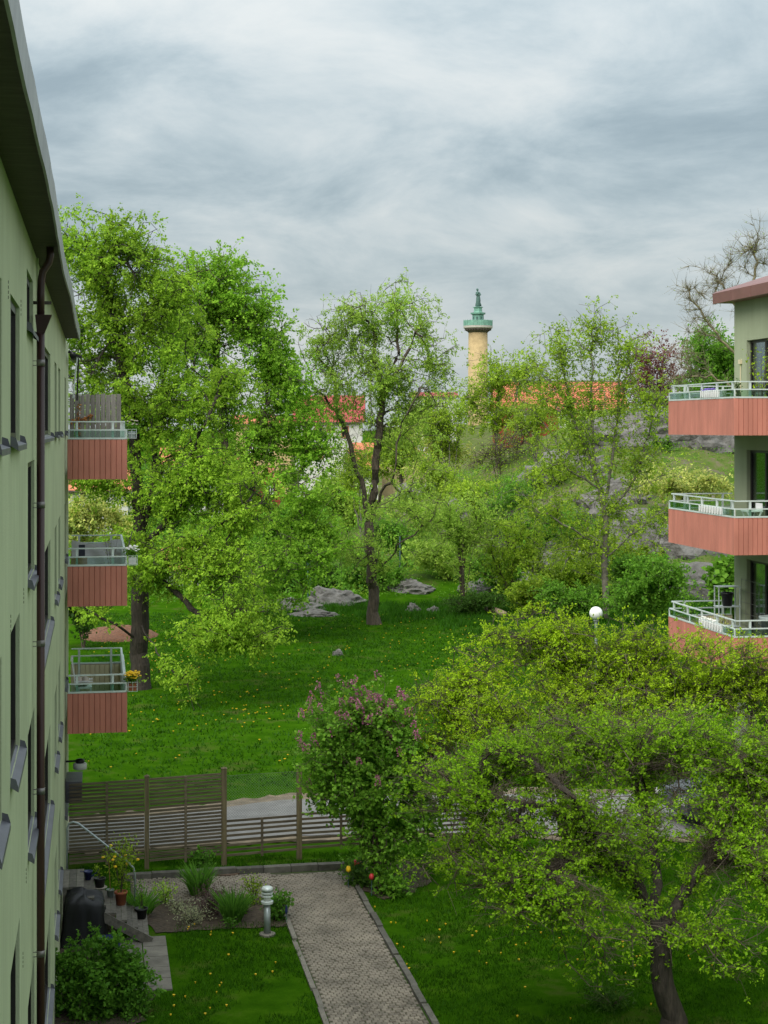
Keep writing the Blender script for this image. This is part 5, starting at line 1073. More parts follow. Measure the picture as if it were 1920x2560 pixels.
# flower bed plants
def gp_(px_, py_): p = gnd(px_, py_); return (p.x, p.y, .02)
BG = 'flower bed plants'
swords('iris_clump', 'upright green iris clump beside the lowest stair', gp_(352, 2295), .52, .26, 240, 'iris', 71, group=BG)
swords('iris_clump', 'tallest bright green iris clump below the fence kerb', gp_(498, 2240), .66, .26, 260, 'iris', 72, group=BG)
swords('iris_clump', 'iris clump in front of the plum coloured shrub', gp_(582, 2306), .62, .26, 260, 'iris', 73, group=BG)
leafy('bed_perennial', 'grey green leafy perennial left of the tallest iris', gp_(410, 2262), .45, .26, 260, 'ash', .08, 74, 8, group=BG)
leafy('silver_perennial', 'pale silvery low plant spreading in the flower bed', gp_(478, 2308), .30, .48, 900, 'silver', .045, 75, 16, group=BG)
leafy('silver_perennial', 'small silvery clump at the back of the flower bed', gp_(440, 2282), .22, .25, 280, 'silver', .045, 76, 9, group=BG)
leafy('plum_shrub', 'dark plum coloured low shrub in the flower bed', gp_(528, 2288), .55, .50, 1600, 'heather', .045, 77, 24, group=BG)
leafy('bed_perennial', 'low green foliage right of the plum coloured shrub', gp_(608, 2285), .35, .3, 320, 'mid', .07, 78, 9, group=BG)
leafy('small_shrub', 'twiggy brownish green shrub behind the bollard lamp', gp_(634, 2262), .62, .30, 480, 'bud', .06, 79, 12, group=BG)
leafy('leafy_perennial', 'fresh green leafy clump right of the bollard lamp', gp_(692, 2300), .50, .36, 700, 'iris', .085, 80, 14, aspect=.8, group=BG)
leafy('bed_perennial', 'green tuft growing at the foot of the fence', gp_(512, 2168), .40, .3, 240, 'iris', .10, 81, 8, aspect=.7, group=BG)
leafy('ground_cover', 'green sprig at the soil edge in front of the iris', gp_(575, 2322), .18, .18, 120, 'iris', .06, 82, 6, group=BG)
leafy('bed_foliage', 'dark leaves under the lilac bush at the path edge', gp_(900, 2215), .38, .5, 700, 'dark', .11, 83, 16, group='plants under the lilac')
leafy('bed_foliage', 'broad leaved clump in front of the lilac stems', gp_(985, 2235), .35, .55, 700, 'mid', .12, 84, 16, group='plants under the lilac')
leafy('bed_foliage', 'green clump at the path corner under the lilac', gp_(882, 2185), .30, .3, 300, 'mid', .09, 85, 9, group='plants under the lilac')
leafy('lawn_clump', 'grassy dark clump left of the crooked tree trunk', gp_(1530, 2520), .25, .55, 700, 'dark', .10, 86, 16, aspect=.3)
for i, (px_, py_, m, lab) in enumerate(((871, 2196, 'yellow', 'single yellow tulip at the path edge'), (888, 2180, 'redpetal', 'red tulip nearest the fence kerb'), (899, 2184, 'redpetal', 'red tulip beside the one nearest the kerb'), (929, 2216, 'redpetal', 'lone red tulip lower in the bed'))):
    p = gp_(px_, py_ + 26); t = thing('tulip', lab, 'flower', 'tulips'); MB().tube([p, (p[0], p[1], .36)], .008, 5).obj('stem', M['greenpost'], t)
    MB().lathe([(.012, .35), (.05, .38), (.055, .42), (.035, .48), (.02, .475)], (p[0], p[1], 0), 8).obj('petals', M[m], t, True)
for px_, py_, lab in ((700, 2275, 'blue flower spike at the path edge farthest from the camera'), (708, 2282, 'middle one of three blue flower spikes at the path edge'), (716, 2292, 'blue flower spike at the path edge nearest to the camera')):
    p = gp_(px_, py_ + 18); t = thing('grape_hyacinth', lab, 'flower', 'blue flower spikes'); MB().lathe([(.015, .1), (.03, .15), (.02, .24), (.006, .27)], (p[0], p[1], .1), 8).obj('flower_head', M['bluepot'], t); MB().tube([p, (p[0], p[1], .22)], .006, 4).obj('stem', M['greenpost'], t)

# ------------------------------------------------------------------ things on the left balconies
zf = [9.535 - .866 + .17 - S * k for k in range(3)]; zt_ = [9.535 - S * k for k in range(3)]; BX0 = XL + .05; BX1 = BX0 + 1.28
scr = thing('plank_screen', 'weathered vertical plank screen on the top left balcony', 'screen')
rr = random.Random(9)
for i in range(10):
    x0 = BX0 - .02 + i * .124; MB().box((x0, BY1 - .13, zf[0] + .02), (x0 + .112, BY1 - .105, 10.60 + rr.uniform(-.015, .015))).obj('plank', M['wood'], scr)
for z in (9.0, 10.35): MB().box((BX0 - .02, BY1 - .105, z), (BX0 + 1.22, BY1 - .07, z + .07)).obj('batten', M['wood'], scr)
rng = np.random.default_rng(31); n = 170; t = rng.random(n); C = np.stack([BX0 + .02 + t * .5, np.full(n, BY1 - .16) + rng.normal(size=n) * .02, 9.93 + .16 * t ** 2 + rng.normal(size=n) * .022], -1)
C2 = np.stack([np.full(90, BX0 + .2) + rng.normal(size=90) * .02, np.full(90, BY1 - .16), 9.55 + rng.random(90) * .8], -1); C = np.concatenate([C, C2]); n = len(C); dv = thing('dry_vine', 'withered brown vine on the plank screen', 'plant')
link('dead_leaves', leaf_mesh('dead_leaves', C, unit(rng.normal(size=(n, 3))), unit(rng.normal(size=(n, 3))), np.full(n, .05), np.full(n, .035), LF['dry']), dv, kind='stuff')
MB().tube([(BX0 + .02, BY1 - .14, 9.9), (BX0 + .25, BY1 - .14, 9.95), (BX0 + .5, BY1 - .14, 10.1)], .006, 5).obj('stem', M['twig'], dv)
aw = thing('folded_awning', 'folded awning with hanging arms above the top left balcony', 'awning')
MB().tube([(BX0 + .10, 38.1, 11.42), (BX0 + .10, 41.0, 11.42)], .075, 12).obj('cassette', M['black'], aw, True)
MB().tube([(BX0 + .20, 38.2, 11.40), (BX0 + .10, 38.2, 10.45)], .016, 8).obj('arm', M['rail'], aw); MB().tube([(BX0 + .22, 38.4, 11.35), (BX0 + .19, 38.4, 10.4)], .018, 8).obj('arm', M['tyre'], aw); MB().bar((BX0, 38.2, 11.5), (BX0 + .30, 38.2, 11.36), .05, .06).obj('bracket', M['black'], aw)
sl = thing('string_lights', 'string of round white bulbs hanging by the awning', 'string lights')
for k in range(9):
    zz = 11.2 - k * .06 if k < 7 else 10.75 - (k - 7) * .2; MB().lathe([(.01, .03), (.035, .015), (.04, 0), (.03, -.03), (.01, -.045)], (BX0 + .30 + .05 * math.sin(k * 2.1), 38.6 + .1 * math.cos(k * 1.7), zz), 10).obj('bulb', M['opal'], sl, True)
MB().tube([(BX0 + .30, 38.6, 11.35), (BX0 + .30, 38.6, 10.5)], .004, 4).obj('cable', M['black'], sl)
def basket(name, label, k, y_, potm, bloom, leafn, seed, cat='flower basket'):
    o = thing(name, label, cat); x0 = BX1 + .02; z0 = zt_[k] + .02
    w = MB()
    for zz in (z0, z0 + .10, z0 + .2): 
        for p, q in (((x0, y_ - .12, zz), (x0 + .2, y_ - .12, zz)), ((x0 + .2, y_ - .12, zz), (x0 + .2, y_ + .22, zz)), ((x0 + .2, y_ + .22, zz), (x0, y_ + .22, zz))): w.bar(p, q, .009)
    for xx in (x0, x0 + .1, x0 + .2): w.bar((xx, y_ - .12, z0), (xx, y_ - .12, z0 + .2), .009)
    w.obj('wire_rack', M['rail'], o)
    MB().box((x0 + .02, y_ - .09, z0 + .01), (x0 + .18, y_ + .19, z0 + .16)).obj('planter', M[potm], o)
    rng = np.random.default_rng(seed); n = 260; C = np.stack([x0 + .1 + rng.normal(size=n) * .07, y_ + .05 + rng.normal(size=n) * .09, z0 + .18 + rng.random(n) * .14], -1); link('foliage', leaf_mesh('foliage', C, unit(rng.normal(size=(n, 3)) + [0, 0, .6]), unit(rng.normal(size=(n, 3))), np.full(n, .06), np.full(n, .035), LF['mid']), o, kind='stuff')
    fl = MB()
    for i in range(leafn):
        c = (x0 + .1 + rng.normal() * .075, y_ + .05 + rng.normal() * .09, z0 + .27 + rng.random() * .14); fl.lathe([(.006, -.012), (.032, 0), (.026, .014), (.006, .018)], c, 7)
    fl.obj('blossom', M[bloom], o, kind='stuff'); return o
basket('flower_basket', 'white flowers in a rail basket on the middle left balcony', 1, BY0 + .1, 'white', 'whitepetal', 42, 1)
basket('flower_basket', 'bright yellow flowers in a rail basket on the lowest left balcony', 2, BY0 + .1, 'terracotta', 'yellow', 90, 2)
basket('flower_basket', 'withered brown flower basket on the top left balcony', 0, BY0 + 1.0, 'greypot', 'cushion', 10, 3)
# draped sheet, stool, dark cushion, cane on the middle balcony
nx_, nz_ = 26, 12; vs_ = []
for j in range(nz_ + 1):
    for i in range(nx_ + 1):
        u, v = i / nx_, j / nz_; sag = .10 * math.sin(math.pi * min(1, u * 1.15)) * (1 - v * .6); x_ = BX0 + .04 + u * 1.16; z_ = zt_[1] + .30 - sag - v * .82
        y_ = BY1 - .30 - .05 * math.sin(u * 9 + v * 5 * (1 - u)) * (0.3 + v) - .06 * math.sin(u * 17 - v * 6) * v; vs_.append((x_, y_, max(z_, zf[1] + .01)))
MB().add(vs_, [(j * (nx_ + 1) + i, j * (nx_ + 1) + i + 1, (j + 1) * (nx_ + 1) + i + 1, (j + 1) * (nx_ + 1) + i) for j in range(nz_) for i in range(nx_)]).obj('draped_sheet', M['linen'], None, True, label='lilac white sheet draped inside the middle left balcony', category='sheet')
so = thing('wooden_bench', 'small oak bench on the middle left balcony', 'bench'); sx, sy = BX0 + .06, BY0 + .9
MB().box((sx, sy, zf[1] + .78), (sx + .36, sy + .3, zf[1] + .82)).obj('seat', M['oak'], so)
for a, b_ in ((0, 0), (.32, 0), (0, .26), (.32, .26)): MB().box((sx + a, sy + b_, zf[1]), (sx + a + .04, sy + b_ + .04, zf[1] + .78)).obj('leg', M['oak'], so)
MB().box((sx + .04, sy + .01, zf[1] + .66), (sx + .32, sy + .03, zf[1] + .779)).obj('apron', M['oak'], so)
MB().box((sx + .17, sy + .33, zf[1] + .80), (sx + .31, sy + .37, zf[1] + 1.08)).obj('slate_board', M['slate'], label='dark slate board standing behind the oak bench', category='board')
MB().tube([(BX1 - .25, BY0 + .3, zf[1]), (BX1 + .12, BY0 + .55, zt_[1] + .72)], .012, 6).obj('bamboo_cane', M['deck'], label='bamboo cane leaning out of the middle left balcony', category='cane')
leafy('balcony_plant', 'thin leafed plant rising from the middle left balcony', (BX1 - .35, BY0 + .8, zf[1]), 1.75, .22, 150, 'bud', .04, 91, 6)
# white chair with cushions on the lowest balcony
ch = thing('garden_chair', 'white wooden chair with cushions on the lowest left balcony', 'chair'); cx, cy, cz = BX0 + .12, BY0 + .5, zf[2]
lift = .36
MB().box((cx + .06, cy, cz + lift + .36), (cx + .40, cy + .42, cz + lift + .395)).obj('seat', M['white'], ch)
for a, b_, h_ in ((.36, .01, .44), (.36, .37, .44), (.06, .01, .44), (.06, .37, .44)): MB().box((cx + a, cy + b_, cz), (cx + a + .04, cy + b_ + .04, cz + lift + h_ - .081)).obj('leg', M['white'], ch)
for b_ in (.0, .12, .24, .36): MB().bar((cx + .05, cy + b_ + .03, cz + lift + .40), (cx - .03, cy + b_ + .03, cz + lift + .98), .045, .02).obj('back_slat', M['white'], ch)
MB().bar((cx - .03, cy, cz + lift + 1.0), (cx - .03, cy + .44, cz + lift + 1.0), .05, .06).obj('top_rail', M['white'], ch)
for b_ in (.0, .40): MB().box((cx + .02, cy + b_, cz + lift + .50), (cx + .42, cy + b_ + .03, cz + lift + .53)).obj('arm', M['white'], ch)
for i, (a, col) in enumerate(((.10, 'brown cushion at the back of the white chair'), (.24, 'beige cushion at the front of the white chair'))):
    bm = bmesh.new(); bmesh.ops.create_uvsphere(bm, u_segments=14, v_segments=9, radius=1)
    for v in bm.verts: v.co = Vector((v.co.x * .09, v.co.y * .17, v.co.z * .10)) * (1 + .25 * min(abs(v.co.y), abs(v.co.z)))
    me = bpy.data.meshes.new('cushion'); bm.to_mesh(me); bm.free(); me.materials.append(M['cushion']); me.polygons.foreach_set('use_smooth', [True] * len(me.polygons)); link('cushion', me, None, (cx + a + .02, cy + .21, cz + lift + .495), label=col, category='cushion')

# ------------------------------------------------------------------ things on the right balconies
rzt = [RZT - S * k for k in range(3)]; rzf = [RZT - .853 + .17 - S * k for k in range(3)]
def planter_box(name, label, k, y0, y1, flowers):
    o = thing(name, label, 'planter'); x1 = RXO + .17; x0 = x1 - .20
    MB().add([(x0 + .03, y0, rzt[k] + .045), (x1, y0, rzt[k] + .045), (x1, y1, rzt[k] + .045), (x0 + .03, y1, rzt[k] + .045), (x0, y0 - .02, rzt[k] + .18), (x1, y0 - .02, rzt[k] + .18), (x1, y1 + .02, rzt[k] + .18), (x0, y1 + .02, rzt[k] + .18)], [(3, 2, 1, 0), (0, 1, 5, 4), (1, 2, 6, 5), (2, 3, 7, 6), (3, 0, 4, 7), (4, 5, 6, 7)]).obj('trough', M['white'], o)
    n = 8
    for i in range(n + 1): MB().box((x0 - .012, y0 + (y1 - y0) * i / n - .012, rzt[k] + .045), (x0 + .008, y0 + (y1 - y0) * i / n + .012, rzt[k] + .21)).obj('rib', M['white'], o)
    if flowers:
        rng = np.random.default_rng(k); fl = MB()
        for i in range(70): fl.lathe([(.006, -.01), (.028, 0), (.006, .014)], (x0 + .1 + rng.normal() * .04, y0 + (y1 - y0) * (.35 + .65 * rng.random()), rzt[k] + .21 + rng.random() * .05), 6)
        fl.obj('blossom', M[flowers], o, kind='stuff')
    return o
planter_box('planter_box', 'white ribbed planter with violet flowers on the top right balcony', 0, 37.4, 38.5, 'purple')
planter_box('planter_rack', 'empty white planter rack on the middle right balcony', 1, 37.2, 38.6, None)
planter_box('planter_rack', 'white planter rack with cream flowers on the lowest right balcony', 2, 37.2, 38.6, 'whitepetal')
ft = thing('folding_chair', 'white folding chair on the middle right balcony', 'chair'); fx, fy, fz = 15.0, RY0 + .75, rzf[1]
MB().box((fx, fy, fz + .78), (fx + .4, fy + .38, fz + .81)).obj('seat', M['white'], ft)
for a, b_ in ((.02, .02), (.36, .02), (.02, .34), (.36, .34)): MB().bar((fx + a, fy + b_, fz), (fx + (.36 if a < .1 else .02), fy + b_, fz + .779), .028).obj('leg', M['white'], ft)
MB().box((fx + .37, fy, fz + .811), (fx + .39, fy + .38, fz + .98)).obj('backrest', M['white'], ft)
tb = thing('balcony_table', 'dark flat table on the top right balcony', 'table'); MB().box((15.25, RY0 + .5, rzf[0] + .86), (15.9, RY0 + 1.1, rzf[0] + .90)).obj('top', M['tyre'], tb)
for a, b_ in ((15.28, RY0 + .53), (15.84, RY0 + .53), (15.28, RY0 + 1.04), (15.84, RY0 + 1.04)): MB().box((a, b_, rzf[0]), (a + .03, b_ + .03, rzf[0] + .859)).obj('leg', M['tyre'], tb)
leafy('balcony_plant', 'green conifer in a pot on the top right balcony', (14.85, RY0 + .9, rzf[0] + .5), .65, .12, 300, 'dark', .06, 92, 7); pot('plant_pot', 'tall clay pot holding the conifer on the top right balcony', 0, RY0 + .9, .15, .5, 'terracotta', z=rzf[0], x=14.85)
leafy('balcony_shrub', 'yellow green sparse shrub before the top right window', (15.75, RY0 + 1.7, rzf[0] + .4), 1.6, .5, 260, 'haw2', .08, 93, 8); pot('plant_pot', 'dark pot of the sparse shrub on the top right balcony', 0, RY0 + 1.7, .18, .4, 'black', z=rzf[0], x=15.75)
sh_ = thing('metal_shelf', 'white metal plant shelf at the back of the lowest right balcony', 'shelf'); hx, hy = 15.35, 39.9
for a in (0, .55):
    for b_ in (0, .3): MB().box((hx + a, hy + b_, rzf[2]), (hx + a + .025, hy + b_ + .025, rzf[2] + 1.5)).obj('upright', M['rail'], sh_)
for z in (.5, 1.0, 1.5): MB().box((hx - .01, hy - .01, rzf[2] + z), (hx + .585, hy + .335, rzf[2] + z + .02)).obj('board', M['rail'], sh_)
pot('plant_pot', 'black bucket on the metal plant shelf', 0, hy + .16, .16, .34, 'black', z=rzf[2] + 1.021, x=hx + .29)
pot('plant_trough', 'large grey oval tub near the lowest right window', 0, RY0 + .55, .30, .55, 'greypot', 'tub', z=rzf[2] + .55, x=15.55); MB().box((15.3, RY0 + .35, rzf[2]), (15.8, RY0 + .75, rzf[2] + .548)).obj('tub_stand', M['deck'], label='low wooden stand under the grey tub', category='stand')
leafy('balcony_plant', 'green leafy plant at the far end of the lowest right balcony', (14.7, 40.3, rzf[2] + .5), .6, .35, 320, 'mid', .08, 94, 9); pot('plant_pot', 'black pot at the far end of the lowest right balcony', 0, 40.3, .2, .5, 'black', z=rzf[2], x=14.7)
leafy('balcony_plant', 'flowering plant behind the rail of the lowest right balcony', (14.75, 38.3, rzf[2] + .5), .55, .3, 260, 'pale', .07, 95, 8); pot('plant_pot', 'black pot behind the rail of the lowest right balcony', 0, 38.3, .2, .5, 'black', z=rzf[2], x=14.75)
tr_ = thing('trellis', 'thin wire trellis against the lowest right wall', 'trellis')
for i in range(5): MB().bar((XR - .03, 39.0 + i * .3, rzf[2] + .5), (XR - .03, 39.0 + i * .3, rzf[2] + 1.7), .008).obj('wire', M['wire'], tr_); MB().bar((XR - .04, 39.0, rzf[2] + .55 + i * .28), (XR - .04, 40.2, rzf[2] + .55 + i * .28), .008).obj('wire', M['wire'], tr_)

# ------------------------------------------------------------------ column with statue
DT = 430.0; tp = at(1195, HOR, DT); tx, ty = tp.x, tp.y; kz = DT / FPX
def zy(py_): return H + (HOR - py_) * kz
tw = thing('memorial_column', 'tall buff brick column with green copper top and statue', 'monument', loc=(tx, ty, 0))
def tl(prof, name, m, par=tw, n=32, sm=True): return MB().lathe(prof, (0, 0, 0), n).obj(name, M[m], par, sm)
tl([(2.75, -2), (2.62, 10), (2.45, zy(832))], 'shaft', 'brickbuff')
cor = tl([(2.46, zy(832)), (2.75, zy(829)), (3.1, zy(825)), (3.5, zy(822))], 'corbel_ring', 'cornice_d')
for k in range(28):
    a = 6.2832 * k / 28; MB().bar((2.5 * math.cos(a), 2.5 * math.sin(a), zy(828)), (3.4 * math.cos(a), 3.4 * math.sin(a), zy(823.5)), .22, .4).obj('corbel', M['cornice_d'], cor)
tl([(3.5, zy(821.8)), (3.75, zy(820)), (3.75, zy(815)), (3.4, zy(814.8))], 'platform', 'cornice', sm=False)
rl = tl([(3.62, zy(814.7)), (3.62, zy(801.5)), (3.68, zy(801.5)), (3.68, zy(814.7))], 'parapet', 'patina', sm=False)
for k in range(24):
    a = 6.2832 * k / 24; MB().tube([(3.7 * math.cos(a), 3.7 * math.sin(a), zy(814.7)), (3.7 * math.cos(a), 3.7 * math.sin(a), zy(800))], .05, 5).obj('baluster', M['patina'], rl)
def oct_(r0, z0, r1, z1, name, m, n=8): return MB().lathe([(r0, z0), (r1, z1)], (0, 0, 0), n).obj(name, M[m], tw)
oct_(1.55, zy(814.7), 1.5, zy(786), 'lantern_drum', 'patina'); oct_(1.9, zy(785.9), 2.0, zy(782), 'lantern_cornice', 'patina'); oct_(1.25, zy(781.9), 1.1, zy(779), 'upper_step', 'patina'); oct_(1.08, zy(778.9), 1.05, zy(769), 'upper_drum', 'patina'); oct_(1.35, zy(768.9), 1.35, zy(767.5), 'upper_cornice', 'patina')
for k in range(8):
    a = 6.2832 * (k + .5) / 8; d_ = Vector((math.cos(a), math.sin(a), 0)); MB().bar(d_ * 1.39 + Vector((0, 0, zy(812))), d_ * 1.37 + Vector((0, 0, zy(792))), .5, .14, up=d_).obj('lantern_window', M['patina_d'], tw)
stt = thing('statue', 'dark green bronze standing woman on top of the column', 'statue', loc=(tx, ty, zy(767.4)))
prof = [(.45, 0), (.62, .25), (.60, .8), (.55, 1.6), (.50, 2.3), (.42, 2.75), (.52, 3.2), (.56, 3.6), (.42, 3.85), (.16, 3.98), (.15, 4.1), (.27, 4.3), (.29, 4.5), (.2, 4.72), (.05, 4.8)]
mb = MB(); n = 18; vs_ = []
for r, z in prof:
    for k in range(n):
        a = 6.2832 * k / n; f = 1 + .10 * math.sin(6 * a + z * 2) * (z < 2.6) + .05 * math.sin(11 * a); lean = -.10 + .16 * math.sin(z * .8)
        vs_.append((r * math.cos(a) * f * (1 if z < 3 else 1.05) + lean, r * math.sin(a) * f * .85, z))
mb.add(vs_, [(i * n + k, i * n + (k + 1) % n, (i + 1) * n + (k + 1) % n, (i + 1) * n + k) for i in range(len(prof) - 1) for k in range(n)] + [tuple((len(prof) - 1) * n + k for k in range(n))])
mb.tube([(.42, -.05, 3.65), (.62, -.25, 3.1), (.35, -.5, 2.9), (.15, -.5, 3.2)], [.17, .16, .13, .1], 8); mb.tube([(-.42, -.05, 3.65), (-.60, -.2, 3.1), (-.35, -.5, 3.2), (-.1, -.5, 3.75)], [.17, .16, .13, .1], 8); mb.tube([(.45, .1, 1.0), (.75, .15, .5), (.85, .2, .15)], [.3, .22, .1], 7)
mb.obj('figure', M['patina_d'], stt, True)

# ------------------------------------------------------------------ houses beyond
def house(name, label, px0, px1, d, z0, ze, zr, wallm, roofm, dep=8.0, gable=False, wins=(), tiles=False, surround=None, over=.4):
    o = thing(name, label, 'house', 'houses beyond the lawn'); k = d / FPX; l0, l1 = (px0 - 960) * k, (px1 - 960) * k
    def P_(l, dd, z): return tuple(ld(l, d + dd, z))
    w = MB(); c = [P_(l0, 0, z0), P_(l1, 0, z0), P_(l1, dep, z0), P_(l0, dep, z0), P_(l0, 0, ze), P_(l1, 0, ze), P_(l1, dep, ze), P_(l0, dep, ze)]
    w.add(c, [(0, 1, 5, 4), (1, 2, 6, 5), (2, 3, 7, 6), (3, 0, 4, 7)]); lm_ = (l0 + l1) / 2
    if gable: w.add([P_(l0, 0, ze), P_(l1, 0, ze), P_(lm_, 0, zr)], [(0, 1, 2)])
    else: w.add([P_(l0, 0, ze), P_(l0, dep, ze), P_(l0, dep / 2, zr)], [(0, 1, 2)]); w.add([P_(l1, 0, ze), P_(l1, dep, ze), P_(l1, dep / 2, zr)], [(0, 1, 2)])
    w.obj('wall', M[wallm], o)
    r = MB(); t = .18; sl = (zr - ze) / ((l1 - l0) / 2 if gable else dep / 2)
    def slab(a, b_, c_, e_): up_ = (0, 0, t); r.add([a, b_, c_, e_] + [tuple(Vector(q) + Vector(up_)) for q in (a, b_, c_, e_)], [(3, 2, 1, 0), (4, 5, 6, 7), (0, 1, 5, 4), (1, 2, 6, 5), (2, 3, 7, 6), (3, 0, 4, 7)])
    if gable:
        slab(P_(l0 - over, -over, ze - sl * over), P_(lm_, -over, zr), P_(lm_, dep + over, zr), P_(l0 - over, dep + over, ze - sl * over)); slab(P_(lm_, -over, zr), P_(l1 + over, -over, ze - sl * over), P_(l1 + over, dep + over, ze - sl * over), P_(lm_, dep + over, zr))
    else:
        slab(P_(l0 - over, -over, ze - sl * over), P_(l1 + over, -over, ze - sl * over), P_(l1 + over, dep / 2, zr), P_(l0 - over, dep / 2, zr)); slab(P_(l0 - over, dep / 2, zr), P_(l1 + over, dep / 2, zr), P_(l1 + over, dep + over, ze - sl * over), P_(l0 - over, dep + over, ze - sl * over))
    ro = r.obj('roof', M[roofm], o)
    if tiles and not gable:      # pantiles: stepped rows with a wavy section
        nr, ncol = 13, int((l1 - l0 + 2 * over) / .32); vs_ = []; fs = []; sub = 4
        for i in range(nr):
            for e_ in (0, 1):
                for j in range(ncol * sub + 1):
                    f = (i + e_) / nr; wv = .05 * math.sin(6.2832 * j / sub) + (.05 if e_ == 0 else 0); vs_.append(P_(l0 - over + (l1 - l0 + 2 * over) * j / (ncol * sub), -over + (dep / 2 + over) * f, ze - sl * over + (zr - ze + sl * over) * f + t + .05 + wv))
            b0 = i * 2 * (ncol * sub + 1)
            for j in range(ncol * sub): fs.append((b0 + j, b0 + j + 1, b0 + ncol * sub + 2 + j, b0 + ncol * sub + 1 + j))
        MB().add(vs_, fs).obj('roof_tiles', M[roofm], ro, kind='stuff')
        MB().tube([P_(l0 - over, dep / 2, zr + t + .05), P_(l1 + over, dep / 2, zr + t + .05)], .16, 6).obj('ridge', M['cornice_d'], ro)
    MB().bar(P_(l0 - over, -over - .06, ze - sl * over + .05) if not gable else P_(l0, -.05, ze), P_(l1 + over, -over - .06, ze - sl * over + .05) if not gable else P_(l1, -.05, ze), .14, .14).obj('gutter' if not gable else 'eave_board', M['cornice_d'] if not gable else M[wallm], o)
    for (a, b_, ya, yb) in wins:       # photo pixels on the facade
        la, lb = (a - 960) * k, (b_ - 960) * k; za, zb = H + (HOR - yb) * k, H + (HOR - ya) * k; f = MB(); e_ = .14
        for q in ((la - e_, lb + e_, zb, zb + e_), (la - e_, lb + e_, za - e_, za), (la - e_, la, za, zb), (lb, lb + e_, za, zb), ((la + lb) / 2 - .05, (la + lb) / 2 + .05, za, zb)): f.add([P_(q[0], -.06, q[2]), P_(q[1], -.06, q[2]), P_(q[1], -.06, q[3]), P_(q[0], -.06, q[3]), P_(q[0], .02, q[2]), P_(q[1], .02, q[2]), P_(q[1], .02, q[3]), P_(q[0], .02, q[3])], [(0, 1, 2, 3), (0, 4, 5, 1), (1, 5, 6, 2), (2, 6, 7, 3), (3, 7, 4, 0)])
        wi = f.obj('window', M[surround or 'white'], o); MB().quad(P_(la, -.03, za), P_(lb, -.03, za), P_(lb, -.03, zb), P_(la, -.03, zb)).obj('pane', M['pane'], wi)
    return o, P_, l0, l1
def zd(py_, d): return H + (HOR - py_) * d / FPX
house('tiled_house', 'red house with orange pantile roof on the hilltop', 1245, 1562, 182, 6.5, zd(1022, 182), zd(957, 182), 'falu', 'tile', 9, False, [(1300, 1325, 1040, 1066), (1400, 1425, 1040, 1066), (1480, 1505, 1040, 1066)], True)
o, P_, l0, l1 = house('white_house', 'off white house with red sheet roof left of the lawn tree', 738, 905, 235, -1, zd(1052, 235), zd(990, 235), 'offwhite', 'redsheet', 9, False, [(789, 806, 1067, 1093), (789, 806, 1121, 1145), (818, 826, 1066, 1080), (818, 826, 1121, 1140), (855, 870, 1067, 1093), (760, 772, 1067, 1093)], surround='brickred')
dm = MB(); k = 235 / FPX
for a, b_, c_, d_ in ((905, 918, 1010, 1052),): pass
house('white_house', 'narrow white house with red roof edge below the column', 1030, 1140, 270, 0, zd(992, 270), zd(982, 270), 'offwhite', 'redsheet', 9, False, [(1045, 1056, 1005, 1025), (1075, 1086, 1005, 1025), (1105, 1116, 1005, 1025)])
house('ochre_house', 'ochre boarded house with orange roof behind the lawn tree', 955, 1066, 168, -1, zd(1150, 168), zd(1092, 168), 'ochre', 'tile', 8, True, [(1003, 1014, 1120, 1140)])
house('tiled_cottage', 'small house with orange roof left of the ochre one', 880, 945, 160, -1, zd(1168, 160), zd(1112, 160), 'offwhite', 'tile', 7, False, [(895, 905, 1178, 1195)])
house('red_barn', 'dark red barn with orange roof behind the lime tree', 632, 700, 165, -1, zd(1212, 165), zd(1172, 165), 'falu', 'tile', 7, True, [(670, 682, 1216, 1232)])
house('tiled_cottage', 'white cottage with orange roof left of the red barn', 530, 622, 172, -1, zd(1200, 172), zd(1150, 172), 'offwhite', 'tile', 8, False, [(550, 565, 1206, 1225), (590, 602, 1206, 1225)])
house('yellow_house', 'yellow rendered house far behind the lime tree', 585, 728, 245, -1, zd(1060, 245), zd(1040, 245), 'yellowwall', 'tile', 9, False, [(622, 640, 1070, 1092), (664, 680, 1070, 1092), (700, 714, 1070, 1092), (622, 640, 1110, 1130), (664, 680, 1110, 1130)])
house('pale_house', 'low pale house seen between the tree trunk and the rock', 405, 500, 103, -.3, zd(1425, 103), zd(1385, 103), 'offwhite', 'tile', 6, False, [(443, 456, 1455, 1485)])
house('tiled_cottage', 'orange roofed house behind the top left balcony', 150, 320, 150, -1, zd(1225, 150), zd(1180, 150), 'offwhite', 'tile', 8, False, [(200, 214, 1235, 1255), (260, 274, 1235, 1255)])
house('tiled_cottage', 'orange roofed house behind the dark trunk fork', 400, 520, 190, -1, zd(1160, 190), zd(1120, 190), 'offwhite', 'tile', 8, False, [(430, 442, 1168, 1186), (470, 482, 1168, 1186)])

